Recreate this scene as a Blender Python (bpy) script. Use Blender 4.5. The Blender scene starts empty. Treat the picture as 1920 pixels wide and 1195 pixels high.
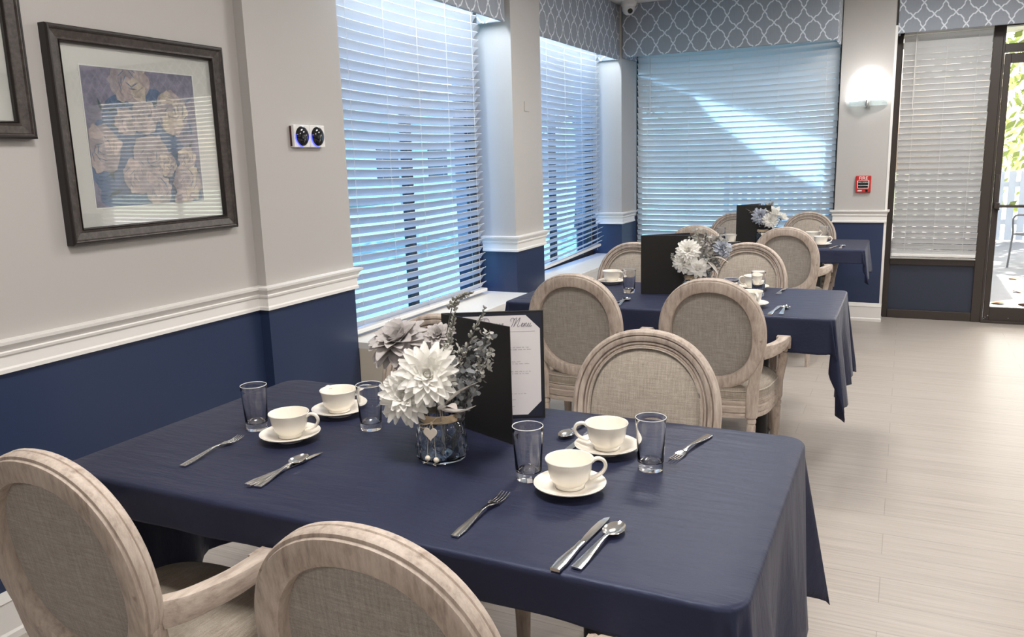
import bpy, bmesh, math, random
from mathutils import Vector, Matrix
random.seed(7)
PI = math.pi
sc = bpy.context.scene
col = sc.collection

# ------------------------------------------------------------------ camera
cam_d = bpy.data.cameras.new('camera')
cam = bpy.data.objects.new('camera', cam_d); col.objects.link(cam)
cam_d.sensor_fit = 'HORIZONTAL'; cam_d.sensor_width = 36.0; cam_d.lens = 28.361
rt = Vector((0.90096697, 0.43296809, -0.02823387))
up = Vector((-0.05875584, 0.18622025, 0.9807496))
fw = Vector((-0.42989099, 0.88196409, -0.19321769))
cam.matrix_world = Matrix.Translation((0, 0, 1.47)) @ Matrix((rt, up, -fw)).transposed().to_4x4()
cam_d.clip_start = 0.02; cam_d.clip_end = 200
sc.camera = cam

# ------------------------------------------------------------------ view, world, sun
sc.view_settings.view_transform = 'Standard'
sc.view_settings.look = 'None'
sc.view_settings.gamma = 1.0
sc.view_settings.exposure = 0.42
sc.view_settings.use_curve_mapping = False
w = bpy.data.worlds.new('world'); sc.world = w; w.use_nodes = True
bg = w.node_tree.nodes['Background']
sky = w.node_tree.nodes.new('ShaderNodeTexSky')
sky.sky_type = 'NISHITA'; sky.sun_disc = False
sky.sun_elevation = math.radians(40); sky.sun_rotation = math.radians(23)
sky.air_density = 1.0; sky.dust_density = 4.0; sky.ozone_density = 1.0
hs = w.node_tree.nodes.new('ShaderNodeHueSaturation'); hs.inputs['Saturation'].default_value = 0.75
w.node_tree.links.new(sky.outputs[0], hs.inputs['Color'])
w.node_tree.links.new(hs.outputs[0], bg.inputs['Color'])
bg.inputs['Strength'].default_value = 0.85

SUN_DIR = Vector((0.30, 0.70, 0.65)).normalized()      # towards the sun
sd = bpy.data.lights.new('sun', 'SUN'); sd.energy = 30.0; sd.angle = math.radians(0.6); sd.color = (1.0, 0.95, 0.86)
so = bpy.data.objects.new('sun', sd); col.objects.link(so)
so.rotation_euler = SUN_DIR.to_track_quat('Z', 'Y').to_euler()

CEIL = 2.78
# ceiling panel lights: the lamp sits just under each panel's diffuser (builder further down)
PANELS = [(0.5, -1.9), (2.2, -2.3), (-0.9, 1.3), (1.9, 1.4), (-0.9, 4.2), (1.9, 4.4), (4.2, 1.4), (4.2, 4.4), (0.4, 6.2)]
PANEL_W = 26.5; LAMP_C = (1.0, 0.965, 0.935)
COVE_W = 11.0

# ------------------------------------------------------------------ materials
MAT = {}
def mat(name, colr=(0.8, 0.8, 0.8), rough=0.5, metal=0.0, **kw):
    m = bpy.data.materials.new(name); m.use_nodes = True
    b = m.node_tree.nodes['Principled BSDF']
    b.inputs['Base Color'].default_value = (*colr, 1); b.inputs['Roughness'].default_value = rough
    b.inputs['Metallic'].default_value = metal
    for k, v in kw.items():
        b.inputs[k.replace('_', ' ')].default_value = v
    MAT[name] = m
    return m
def nt(m): return m.node_tree
def node(m, t, **kw):
    n = m.node_tree.nodes.new(t)
    for k, v in kw.items(): setattr(n, k, v)
    return n
def lk(m, a, b): m.node_tree.links.new(a, b)
def coords(m, kind='Object', scale=(1, 1, 1)):
    tc = node(m, 'ShaderNodeTexCoord'); mp = node(m, 'ShaderNodeMapping')
    mp.inputs['Scale'].default_value = scale
    lk(m, tc.outputs[kind], mp.inputs['Vector']); return mp.outputs['Vector']
def noise(m, vec, scale, detail=3, rough=0.5):
    n = node(m, 'ShaderNodeTexNoise'); n.inputs['Scale'].default_value = scale
    n.inputs['Detail'].default_value = detail; n.inputs['Roughness'].default_value = rough
    lk(m, vec, n.inputs['Vector']); return n.outputs['Fac']
def ramp(m, fac, stops):
    r = node(m, 'ShaderNodeValToRGB'); e = r.color_ramp.elements
    while len(e) < len(stops): e.new(0.5)
    for el, (p, c) in zip(e, stops): el.position = p; el.color = (*c, 1)
    lk(m, fac, r.inputs['Fac']); return r.outputs['Color']
def bump(m, height, strength=0.2, dist=0.002):
    b = node(m, 'ShaderNodeBump'); b.inputs['Strength'].default_value = strength; b.inputs['Distance'].default_value = dist
    lk(m, height, b.inputs['Height']); lk(m, b.outputs['Normal'], m.node_tree.nodes['Principled BSDF'].inputs['Normal'])
def base(m): return m.node_tree.nodes['Principled BSDF'].inputs['Base Color']
def M_(m, op, *a):
    n = node(m, 'ShaderNodeMath', operation=op)
    for i, v in enumerate(a):
        if isinstance(v, (int, float)): n.inputs[i].default_value = v
        else: lk(m, v, n.inputs[i])
    return n.outputs[0]
def mixc(m, fac, a, b):
    n = node(m, 'ShaderNodeMix', data_type='RGBA')
    if isinstance(fac, (int, float)): n.inputs['Factor'].default_value = fac
    else: lk(m, fac, n.inputs['Factor'])
    for i, v in ((6, a), (7, b)):
        if isinstance(v, tuple): n.inputs[i].default_value = (*v, 1)
        else: lk(m, v, n.inputs[i])
    return n.outputs[2]

# painted wall: greige above the chair rail, navy below
m = mat('wall_paint', rough=0.55)
sx = node(m, 'ShaderNodeSeparateXYZ'); lk(m, coords(m), sx.inputs[0])
f = M_(m, 'GREATER_THAN', sx.outputs[2], 0.90)
v = coords(m)
up_c = mixc(m, noise(m, v, 1.3, 2), (0.435, 0.415, 0.395), (0.47, 0.45, 0.43))
dn_c = mixc(m, noise(m, v, 2.0, 2), (0.022, 0.036, 0.085), (0.027, 0.043, 0.098))
lk(m, mixc(m, f, dn_c, up_c), base(m))
lk(m, M_(m, 'ADD', M_(m, 'MULTIPLY', f, 0.25), 0.35), m.node_tree.nodes['Principled BSDF'].inputs['Roughness'])
bump(m, noise(m, v, 260, 2), 0.08, 0.0008)
mat('trim_white', (0.80, 0.78, 0.75), 0.35)
mat('ceiling_white', (0.78, 0.77, 0.75), 0.8)
mat('navy_panel', (0.026, 0.034, 0.058), 0.4)

# floor planks, boards running across the room (x)
m = mat('floor_planks', rough=0.3, Specular_IOR_Level=0.35)
br = node(m, 'ShaderNodeTexBrick'); lk(m, coords(m), br.inputs['Vector'])
br.inputs['Scale'].default_value = 1.0; br.offset = 0.37
br.inputs['Brick Width'].default_value = 1.22; br.inputs['Row Height'].default_value = 0.18
br.inputs['Mortar Size'].default_value = 0.0016; br.inputs['Mortar Smooth'].default_value = 0.3
br.inputs['Color1'].default_value = (0.0, 0, 0, 1); br.inputs['Color2'].default_value = (1, 1, 1, 1)
br.inputs['Mortar'].default_value = (0.5, 0.5, 0.5, 1)
st = noise(m, coords(m, scale=(0.5, 14, 1)), 4.0, 5, 0.65)
st2 = noise(m, coords(m, scale=(0.9, 50, 1)), 3.0, 3, 0.6)
c1 = ramp(m, M_(m, 'ADD', M_(m, 'MULTIPLY', st, 0.6), M_(m, 'MULTIPLY', st2, 0.4)),
          [(0.28, (0.275, 0.240, 0.210)), (0.5, (0.385, 0.345, 0.308)), (0.72, (0.465, 0.425, 0.385))])
c2 = mixc(m, M_(m, 'MULTIPLY', br.outputs['Color'], 0.22), c1, (0.48, 0.44, 0.40))
c3 = mixc(m, M_(m, 'MULTIPLY', br.outputs['Fac'], 0.55), c2, (0.19, 0.17, 0.15))
lk(m, c3, base(m))
lk(m, M_(m, 'ADD', M_(m, 'MULTIPLY', st, 0.16), 0.30), m.node_tree.nodes['Principled BSDF'].inputs['Roughness'])
bump(m, st2, 0.05, 0.001)

# weathered, lime washed oak
def wood(name, sc3, tint=1.0):
    m = mat(name, rough=0.62)
    v = coords(m, scale=sc3)
    g = noise(m, v, 5.0, 8, 0.68); h = noise(m, coords(m), 9, 4, 0.6)
    kn = noise(m, coords(m), 30, 2, 0.5)
    gg = M_(m, 'ADD', M_(m, 'MULTIPLY', g, 0.7), M_(m, 'MULTIPLY', h, 0.3))
    c = ramp(m, gg, [(0.30, (0.25*tint, 0.19*tint, 0.155*tint)), (0.45, (0.42*tint, 0.345*tint, 0.29*tint)),
                     (0.56, (0.52*tint, 0.44*tint, 0.375*tint)), (0.72, (0.64*tint, 0.56*tint, 0.485*tint))])
    c = mixc(m, ramp(m, kn, [(0.66, (0, 0, 0)), (0.76, (0.6, 0.6, 0.6))]), c, (0.23, 0.155, 0.11))
    lk(m, c, base(m)); bump(m, g, 0.3, 0.0012)
wood('wood_long', (16, 16, 2.2)); wood('wood_cross', (2.2, 14, 16)); wood('wood_arm', (16, 2.2, 16))

# woven linen
def linen(name, a, b, c):
    m = mat(name, rough=0.9, Sheen_Weight=0.25)
    v = coords(m)
    n1 = noise(m, coords(m, scale=(30, 2.2, 2.2)), 9, 3, 0.7); n2 = noise(m, coords(m, scale=(2.2, 30, 30)), 9, 3, 0.7)
    n2b = noise(m, coords(m, scale=(2.0, 2.0, 30)), 9, 3, 0.7)
    nf = noise(m, v, 420, 2, 0.6)
    s = M_(m, 'ADD', M_(m, 'MULTIPLY', M_(m, 'ADD', n1, n2b), 0.36), M_(m, 'MULTIPLY', nf, 0.28))
    lk(m, ramp(m, s, [(0.36, a), (0.50, b), (0.64, c)]), base(m)); bump(m, s, 0.5, 0.0015)
linen('linen_seat', (0.20, 0.165, 0.130), (0.30, 0.255, 0.205), (0.41, 0.36, 0.30))
linen('linen_front', (0.28, 0.235, 0.190), (0.41, 0.355, 0.295), (0.54, 0.48, 0.41))
linen('linen_back', (0.20, 0.175, 0.150), (0.30, 0.268, 0.235), (0.41, 0.375, 0.335))

m = mat('tablecloth', (0.016, 0.018, 0.040), 0.5, Sheen_Weight=0.05, Sheen_Roughness=0.35, Specular_IOR_Level=0.5, Specular_Tint=(0.66, 0.75, 1.0, 1))
v = coords(m)
lk(m, mixc(m, noise(m, v, 3, 3), (0.011, 0.013, 0.034), (0.017, 0.020, 0.048)), base(m))
wr = noise(m, coords(m, scale=(2.0, 9, 3)), 3.2, 4, 0.6)
wf = noise(m, v, 900, 1, 0.5)
bump(m, M_(m, 'ADD', wr, M_(m, 'MULTIPLY', wf, 0.03)), 0.35, 0.012)
m.node_tree.nodes['Principled BSDF'].inputs['Sheen Tint'].default_value = (0.55, 0.6, 0.8, 1)

mat('black_steel', (0.012, 0.012, 0.013), 0.45)
mat('table_board', (0.05, 0.035, 0.03), 0.5)
m = mat('ceramic', (0.88, 0.83, 0.74), 0.13, Coat_Weight=0.4)
mat('ceramic_white', (0.83, 0.80, 0.76), 0.13, Coat_Weight=0.4)
m = mat('cutlery_steel', (0.80, 0.79, 0.77), 0.16, 1.0)
bump(m, noise(m, coords(m), 90, 2), 0.06, 0.001)
mat('glass', (1, 1, 1), 0.0, Transmission_Weight=1.0, IOR=1.45)
mat('glass_rim', (0.95, 0.96, 0.97), 0.15, Transmission_Weight=0.35, IOR=1.45)  # whitish colour stands in for the highlight along tumbler rims
mat('blue_glass', (0.80, 0.88, 0.97), 0.02, Transmission_Weight=1.0, IOR=1.45)
m = mat('menu_leather', (0.014, 0.013, 0.012), 0.42)
bump(m, noise(m, coords(m), 700, 2), 0.25, 0.0006)
mat('menu_lining', (0.015, 0.018, 0.034), 0.5)
mat('paper', (0.76, 0.72, 0.72), 0.7)
mat('ink', (0.16, 0.17, 0.21), 0.7); mat('ink_grey', (0.30, 0.30, 0.33), 0.7)
m = mat('frame_dark', (0.03, 0.024, 0.022), 0.42)
lk(m, ramp(m, noise(m, coords(m, scale=(1, 1, 1)), 60, 5, 0.7), [(0.35, (0.028, 0.021, 0.018)), (0.6, (0.062, 0.050, 0.044)), (0.8, (0.12, 0.105, 0.095))]), base(m))
mat('frame_edge', (0.014, 0.010, 0.009), 0.35)
mat('mat_board', (0.72, 0.70, 0.66), 0.8); mat('mat_bevel', (0.85, 0.84, 0.8), 0.7)
mat('bronze', (0.040, 0.030, 0.025), 0.42)
mat('bronze_edge', (0.10, 0.085, 0.075), 0.35, 0.6)
mat('plastic_white', (0.78, 0.77, 0.75), 0.35); mat('plastic_black', (0.008, 0.008, 0.010), 0.08)
mat('dark_red', (0.05, 0.008, 0.008), 0.4)
mat('sill_white', (0.78, 0.76, 0.72), 0.35); mat('beige_panel', (0.62, 0.56, 0.46), 0.5); mat('heater_brown', (0.035, 0.024, 0.020), 0.5)
mat('alarm_red', (0.50, 0.022, 0.020), 0.3); mat('alarm_white', (0.85, 0.83, 0.8), 0.4)
m = mat('led_blue', (0.05, 0.05, 1), 0.3); b_ = m.node_tree.nodes['Principled BSDF']
b_.inputs['Emission Color'].default_value = (0.03, 0.05, 1, 1); b_.inputs['Emission Strength'].default_value = 3.0
m = mat('lamp_diffuser', (1, 1, 1), 0.5); b_ = m.node_tree.nodes['Principled BSDF']
b_.inputs['Emission Color'].default_value = (1, 0.93, 0.84, 1); b_.inputs['Emission Strength'].default_value = 6.0
m = mat('sconce_glass', (0.95, 0.97, 0.97), 0.3); b_ = m.node_tree.nodes['Principled BSDF']
b_.inputs['Emission Color'].default_value = (1, 0.98, 0.97, 1); b_.inputs['Emission Strength'].default_value = 4.5
mat('sconce_rim', (0.85, 0.92, 0.92), 0.15, Transmission_Weight=0.75, IOR=1.3)
mat('nickel', (0.42, 0.41, 0.39), 0.35, 1.0)
mat('burlap', (0.50, 0.38, 0.25), 0.9); mat('twine', (0.60, 0.50, 0.37), 0.9); mat('pale_wood', (0.80, 0.72, 0.61), 0.6)

def leafy(name, a, b, rough=0.7, trans=0.25):
    m = mat(name, a, rough)
    lk(m, mixc(m, noise(m, coords(m), 35, 3), a, b), base(m))
    b0 = m.node_tree.nodes['Principled BSDF']; t = node(m, 'ShaderNodeBsdfTranslucent'); t.inputs['Color'].default_value = (*b, 1)
    mx = node(m, 'ShaderNodeMixShader'); mx.inputs[0].default_value = trans
    lk(m, b0.outputs[0], mx.inputs[1]); lk(m, t.outputs[0], mx.inputs[2])
    lk(m, mx.outputs[0], m.node_tree.nodes['Material Output'].inputs['Surface'])
    return m
leafy('petal_white', (0.88, 0.86, 0.81), (0.94, 0.93, 0.89), 0.6, 0.35); leafy('petal_grey', (0.42, 0.39, 0.38), (0.56, 0.53, 0.52))
leafy('petal_blue', (0.40, 0.43, 0.50), (0.52, 0.55, 0.62)); leafy('sage', (0.33, 0.33, 0.30), (0.50, 0.49, 0.44))
leafy('eucalyptus', (0.13, 0.14, 0.145), (0.30, 0.31, 0.32)); leafy('pale_leaf', (0.42, 0.38, 0.34), (0.62, 0.58, 0.53))
mat('stem_dark', (0.10, 0.095, 0.085), 0.7)
leafy('tree_leaves', (0.10, 0.16, 0.04), (0.30, 0.34, 0.10), 0.6, 0.4); mat('bark', (0.12, 0.09, 0.07), 0.9)
mat('dry_leaf', (0.42, 0.22, 0.10), 0.8)
m = mat('grass', (0.10, 0.20, 0.05), 0.9)
lk(m, mixc(m, noise(m, coords(m), 3, 6, 0.7), (0.12, 0.15, 0.09), (0.22, 0.28, 0.17)), base(m))
m = mat('concrete', (0.45, 0.44, 0.42), 0.85)
lk(m, mixc(m, noise(m, coords(m), 6, 5, 0.7), (0.20, 0.205, 0.215), (0.28, 0.285, 0.295)), base(m))
mat('siding_white', (0.75, 0.76, 0.78), 0.7); mat('roof_grey', (0.10, 0.10, 0.11), 0.8); mat('dark_window', (0.05, 0.06, 0.07), 0.1)
mat('sun_blocker_fabric', (0.55, 0.50, 0.42), 0.85)
mat('patio_iron', (0.16, 0.155, 0.15), 0.5)
mat('sky_white', (0.8, 0.8, 0.8), 0.5)

# blind slats: white, slightly see through
def slat_mat(name, c, tr):
    m = mat(name, c, 0.35)
    b0 = m.node_tree.nodes['Principled BSDF']; t = node(m, 'ShaderNodeBsdfTranslucent'); t.inputs['Color'].default_value = (*c, 1)
    mx = node(m, 'ShaderNodeMixShader'); mx.inputs[0].default_value = tr
    lk(m, b0.outputs[0], mx.inputs[1]); lk(m, t.outputs[0], mx.inputs[2])
    lk(m, mx.outputs[0], m.node_tree.nodes['Material Output'].inputs['Surface'])
slat_mat('slat_white', (0.82, 0.83, 0.84), 0.30)
# window panes: tint, clear
def pane_mat(name, tint, refl=0.04):
    m = bpy.data.materials.new(name); m.use_nodes = True; n = m.node_tree.nodes; n.remove(n['Principled BSDF'])
    t = n.new('ShaderNodeBsdfTransparent'); t.inputs[0].default_value = (*tint, 1)
    g = n.new('ShaderNodeBsdfGlossy'); g.inputs['Roughness'].default_value = 0.02
    lw = n.new('ShaderNodeLayerWeight'); lw.inputs[0].default_value = 0.5
    p5 = M_(m, 'MULTIPLY_ADD', M_(m, 'POWER', lw.outputs['Facing'], 4.0), 0.6, refl)
    mx = n.new('ShaderNodeMixShader')
    lk(m, p5, mx.inputs[0]); lk(m, t.outputs[0], mx.inputs[1]); lk(m, g.outputs[0], mx.inputs[2])
    lk(m, mx.outputs[0], n['Material Output'].inputs['Surface']); MAT[name] = m
pane_mat('pane_blue', (0.50, 0.73, 1.0)); pane_mat('pane_aqua', (0.55, 0.78, 1.0)); pane_mat('pane_smoke', (0.50, 0.49, 0.49)); pane_mat('pane_clear', (0.95, 0.96, 0.97))
pane_mat('picture_glass', (0.97, 0.98, 0.98), 0.13)

# trellis fabric of the valances
m = mat('trellis_fabric', rough=0.85)
s = node(m, 'ShaderNodeSeparateXYZ'); lk(m, coords(m), s.inputs[0])
U = M_(m, 'DIVIDE', M_(m, 'ADD', s.outputs[0], s.outputs[1]), 0.152); V = M_(m, 'DIVIDE', s.outputs[2], 0.186)
A = M_(m, 'ADD', U, V); B = M_(m, 'SUBTRACT', U, V)
def line(P, Q):
    rn = M_(m, 'ROUND', P); fq = M_(m, 'FLOOR', Q); fr = M_(m, 'FRACT', Q)
    par = M_(m, 'MODULO', M_(m, 'ADD', M_(m, 'ADD', rn, fq), 1000.0), 2.0)
    sg = M_(m, 'SUBTRACT', M_(m, 'MULTIPLY', par, 2.0), 1.0)
    up_ = node(m, 'ShaderNodeMapRange', interpolation_type='SMOOTHSTEP'); up_.inputs[1].default_value = 0.22; up_.inputs[2].default_value = 0.36
    dn_ = node(m, 'ShaderNodeMapRange', interpolation_type='SMOOTHSTEP'); dn_.inputs[1].default_value = 0.78; dn_.inputs[2].default_value = 0.64
    lk(m, fr, up_.inputs[0]); lk(m, fr, dn_.inputs[0])
    bmp = M_(m, 'MULTIPLY', up_.outputs[0], dn_.outputs[0])
    off = M_(m, 'MULTIPLY', M_(m, 'MULTIPLY', bmp, sg), 0.085)
    d = M_(m, 'ABSOLUTE', M_(m, 'SUBTRACT', M_(m, 'SUBTRACT', P, rn), off))
    return M_(m, 'LESS_THAN', d, 0.042)
L = M_(m, 'MAXIMUM', line(A, B), line(B, A))
gr = noise(m, coords(m, scale=(60, 60, 3)), 4, 4, 0.6)
bgc = mixc(m, gr, (0.225, 0.25, 0.285), (0.31, 0.335, 0.375))
lk(m, mixc(m, L, bgc, (0.64, 0.67, 0.72)), base(m)); bump(m, gr, 0.2, 0.001)

# ------------------------------------------------------------------ mesh helpers
class MB:
    def __init__(s): s.v = []; s.f = []; s.mi = []; s.cur = 0
    def add(s, vs, fs, tf=None):
        o = len(s.v)
        s.v += [tuple(tf @ Vector(p)) if tf else tuple(p) for p in vs]
        s.f += [tuple(o + i for i in f) for f in fs]; s.mi += [s.cur] * len(fs)
        return s
    def box(s, x0, y0, z0, x1, y1, z1, tf=None):
        x0, x1 = sorted((x0, x1)); y0, y1 = sorted((y0, y1)); z0, z1 = sorted((z0, z1))
        vs = [(x0,y0,z0),(x1,y0,z0),(x1,y1,z0),(x0,y1,z0),(x0,y0,z1),(x1,y0,z1),(x1,y1,z1),(x0,y1,z1)]
        return s.add(vs, [(0,3,2,1),(4,5,6,7),(0,1,5,4),(1,2,6,5),(2,3,7,6),(3,0,4,7)], tf)
    def loft(s, rings, cap0=True, cap1=True, closed=True, tf=None, loop=False):
        n = len(rings[0]); vs = [p for r in rings for p in r]; fs = []
        m = len(rings); rng = range(m if loop else m - 1)
        for k in rng:
            a = k * n; b = ((k + 1) % m) * n
            for i in range(n if closed else n - 1):
                j = (i + 1) % n
                fs.append((a + i, a + j, b + j, b + i))
        if not loop:
            if cap0: fs.append(tuple(reversed(range(n))))
            if cap1: fs.append(tuple((m - 1) * n + i for i in range(n)))
        return s.add(vs, fs, tf)
    def lathe(s, prof, n=32, tf=None, rad=None, cap0=True, cap1=True):
        rings = []
        for (r, z) in prof:
            rings.append([((r * (rad(2*PI*i/n, z) if rad else 1)) * math.cos(2*PI*i/n), (r * (rad(2*PI*i/n, z) if rad else 1)) * math.sin(2*PI*i/n), z) for i in range(n)])
        return s.loft(rings, cap0, cap1, tf=tf)
    def tube(s, path, r, n=8, tf=None, flat=1.0, upv=(0, 0, 1)):
        path = [Vector(p) for p in path]; rings = []
        for i, p in enumerate(path):
            t = (path[min(i+1, len(path)-1)] - path[max(i-1, 0)]).normalized()
            u = Vector(upv); 
            if abs(t.dot(u)) > 0.95: u = Vector((1, 0.1, 0))
            a = t.cross(u).normalized(); b = a.cross(t).normalized()
            rr = r[i] if isinstance(r, (list, tuple)) else r
            rings.append([tuple(p + a * rr * math.cos(2*PI*k/n) + b * rr * flat * math.sin(2*PI*k/n)) for k in range(n)])
        return s.loft(rings, tf=tf)
    def sweep(s, path, sect, upv=(0, 0, 1), tf=None):
        """sect: list of per point (half width, half height); rounded rectangle section"""
        path = [Vector(p) for p in path]; rings = []
        for i, p in enumerate(path):
            t = (path[min(i+1, len(path)-1)] - path[max(i-1, 0)]).normalized()
            a = t.cross(Vector(upv)).normalized(); b = a.cross(t).normalized()
            w_, h_ = sect[i] if isinstance(sect, list) else sect
            ring = []
            for (cx, cy, a0) in ((1, 1, 0), (-1, 1, 90), (-1, -1, 180), (1, -1, 270)):
                rr = min(w_, h_) * 0.35
                for d in (0, 45, 90):
                    an = math.radians(a0 + d)
                    ring.append(tuple(p + a * (cx * (w_ - rr) + rr * math.cos(an)) + b * (cy * (h_ - rr) + rr * math.sin(an))))
            rings.append(ring)
        return s.loft(rings, tf=tf)
    def sphere(s, c, r, n=12, m=8, sc3=(1, 1, 1), tf=None):
        prof = []
        rings = []
        for k in range(1, m):
            th = PI * k / m
            rings.append([(c[0] + r*sc3[0]*math.sin(th)*math.cos(2*PI*i/n), c[1] + r*sc3[1]*math.sin(th)*math.sin(2*PI*i/n), c[2] - r*sc3[2]*math.cos(th)) for i in range(n)])
        return s.loft(rings, tf=tf)
    def build(s, name, mats, parent=None, smooth=30, bevel=0, loc=None, rotz=0):
        me = bpy.data.meshes.new(name); me.from_pydata(s.v, [], s.f)
        if not isinstance(mats, (list, tuple)): mats = [mats]
        for mm in mats: me.materials.append(MAT[mm])
        if len(mats) > 1: me.polygons.foreach_set('material_index', s.mi)
        bm = bmesh.new(); bm.from_mesh(me); bmesh.ops.recalc_face_normals(bm, faces=bm.faces); bm.to_mesh(me); bm.free()
        if smooth:
            me.polygons.foreach_set('use_smooth', [True] * len(me.polygons))
            me.set_sharp_from_angle(angle=math.radians(smooth))
        me.update()
        o = bpy.data.objects.new(name, me); col.objects.link(o)
        if parent: o.parent = parent
        if loc: o.location = loc
        o.rotation_euler.z = rotz
        if bevel:
            b = o.modifiers.new('bevel', 'BEVEL'); b.width = bevel; b.segments = 2; b.limit_method = 'ANGLE'
        return o
def tag(o, label, cat, group=None):
    o['label'] = label; o['category'] = cat
    if group: o['group'] = group
    return o
def thing(name, label, cat, loc=(0, 0, 0), rotz=0, group=None):
    o = bpy.data.objects.new(name, None); col.objects.link(o); o.empty_display_size = 0.05
    o.location = loc; o.rotation_euler.z = rotz
    return tag(o, label, cat, group)
def struct(o): o['kind'] = 'structure'; return o
def dup(root, loc, rotz, label, group=None):
    r = root.copy(); col.objects.link(r); r.location = loc; r.rotation_euler = (0, 0, rotz)
    r['label'] = label
    if group: r['group'] = group
    for ch in list(root.children):
        c = ch.copy(); col.objects.link(c); c.parent = r
        for g in list(ch.children):
            d = g.copy(); col.objects.link(d); d.parent = c
    return r
def cr(pts, n=6):
    """Catmull-Rom through pts"""
    P = [Vector(p) for p in pts]; P = [2*P[0]-P[1]] + P + [2*P[-1]-P[-2]]; out = []
    for i in range(1, len(P) - 2):
        for k in range(n):
            t = k / n
            out.append(0.5*((2*P[i]) + (-P[i-1]+P[i+1])*t + (2*P[i-1]-5*P[i]+4*P[i+1]-P[i+2])*t*t + (-P[i-1]+3*P[i]-3*P[i+1]+P[i+2])*t*t*t))
    out.append(P[-2]); return out
def text(body, size, name, mt, parent, tf, shear=0.0, ext=0.0004, align='CENTER'):
    cu = bpy.data.curves.new(name, 'FONT'); cu.body = body; cu.size = size; cu.align_x = align; cu.align_y = 'CENTER'
    cu.shear = shear; cu.extrude = ext; cu.resolution_u = 3
    o = bpy.data.objects.new(name + '_curve', cu); col.objects.link(o)
    bpy.context.view_layer.update()
    me = bpy.data.meshes.new_from_object(o.evaluated_get(bpy.context.evaluated_depsgraph_get()))
    bpy.data.objects.remove(o)
    me.transform(tf); me.materials.clear(); me.materials.append(MAT[mt]); me.name = name
    r = bpy.data.objects.new(name, me); col.objects.link(r); r.parent = parent
    return r
def molding(name, path, prof, z0, mt):
    """profile (out, z) extruded along a plan polyline; the room lies to the right of travel"""
    P = [Vector((p[0], p[1])) for p in path]; rings = []
    for i, p in enumerate(P):
        ns = []
        if i > 0: d = (P[i]-P[i-1]).normalized(); ns.append(Vector((d.y, -d.x)))
        if i < len(P)-1: d = (P[i+1]-P[i]).normalized(); ns.append(Vector((d.y, -d.x)))
        if len(ns) == 2:
            b = (ns[0]+ns[1]); b = b / b.length; b = b / max(0.3, b.dot(ns[0]))
        else: b = ns[0]
        rings.append([(p.x + b.x*o, p.y + b.y*o, z0 + z) for (o, z) in prof])
    mb = MB(); mb.loft(rings); return struct(mb.build(name, mt, smooth=25))

# ------------------------------------------------------------------ room shell
def sbox(name, mt, *a, bevel=0): return struct(MB().box(*a).build(name, mt, smooth=0, bevel=bevel))
RX, BY = 5.8, -4.2
mb = MB(); mb.box(-2.75, BY, -0.1, RX, 7.86, 0.0); struct(mb.build('floor', 'floor_planks', smooth=0))
sbox('ceiling', 'ceiling_white', -2.85, BY, CEIL, RX, 8.0, CEIL + 0.1)
sbox('wall_back', 'wall_paint', -2.75, BY - 0.12, 0, RX, BY, CEIL)
sbox('wall_right', 'wall_paint', RX, BY, 0, RX + 0.12, 8.0, CEIL)
sbox('wall_left', 'wall_paint', -2.80, BY, 0, -2.52, 2.65, CEIL)                # picture wall
sbox('wall_left', 'wall_paint', -2.80, 2.65, 0, -2.47, 3.27, CEIL)              # first pier
sbox('wall_left', 'wall_paint', -2.80, 4.92, 0, -2.35, 5.39, CEIL)              # second pier
sbox('wall_left', 'wall_paint', -2.80, 7.20, 0, -2.35, 7.66, CEIL)              # corner post
for (a, b) in ((3.27, 4.92), (5.39, 7.20)):
    sbox('wall_left', 'wall_paint', -2.80, a, 0, -2.60, b, 0.56)                # below the windows
    sbox('wall_left', 'wall_paint', -2.80, a, 2.42, -2.62, b, CEIL)
sbox('wall_far', 'wall_paint', -2.80, 7.62, 0, -0.545, 7.86, 0.56)
sbox('wall_far', 'wall_paint', -2.80, 7.62, 2.45, RX, 7.86, CEIL)
sbox('wall_far', 'wall_paint', -0.545, 7.56, 0, -0.145, 7.86, CEIL)              # pier with the sconce
sbox('wall_far', 'wall_paint', 1.66, 7.62, 0, 2.10, 7.86, 2.45)
sbox('wall_far', 'wall_paint', 2.10, 7.66, 0, 5.00, 7.86, 0.56)
sbox('wall_far', 'wall_paint', 5.00, 7.62, 0, RX, 7.86, 2.45)

rail = [(0, 0), (0.016, 0.0), (0.016, 0.012), (0.011, 0.018), (0.011, 0.052), (0.018, 0.058), (0.020, 0.066), (0.016, 0.070), (0.024, 0.084), (0.034, 0.092), (0.036, 0.102), (0, 0.106)]
basep = [(0, 0), (0.020, 0.0), (0.020, 0.022), (0.014, 0.030), (0.014, 0.125), (0.018, 0.130), (0.013, 0.142), (0.007, 0.158), (0, 0.160)]
paths = [[(-2.52, BY), (-2.52, 2.65), (-2.47, 2.65), (-2.47, 3.27), (-2.60, 3.27)],
         [(-2.60, 4.92), (-2.35, 4.92), (-2.35, 5.39), (-2.60, 5.39)],
         [(-2.60, 7.20), (-2.35, 7.20), (-2.35, 7.55), (-2.36, 7.55)],
         [(-0.545, 7.61), (-0.545, 7.56), (-0.145, 7.56), (-0.145, 7.70)]]
for i, p in enumerate(paths):
    molding('trim_%d' % (i + 1), p, rail, 0.857, 'trim_white')
    molding('baseboard_' + ('left', 'left', 'left', 'far')[i], p, basep, 0.0, 'trim_white')
sbox('trim_5', 'trim_white', -0.147, 7.555, 0.0, -0.128, 7.62, 2.45)             # corner bead of the sconce pier

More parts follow.
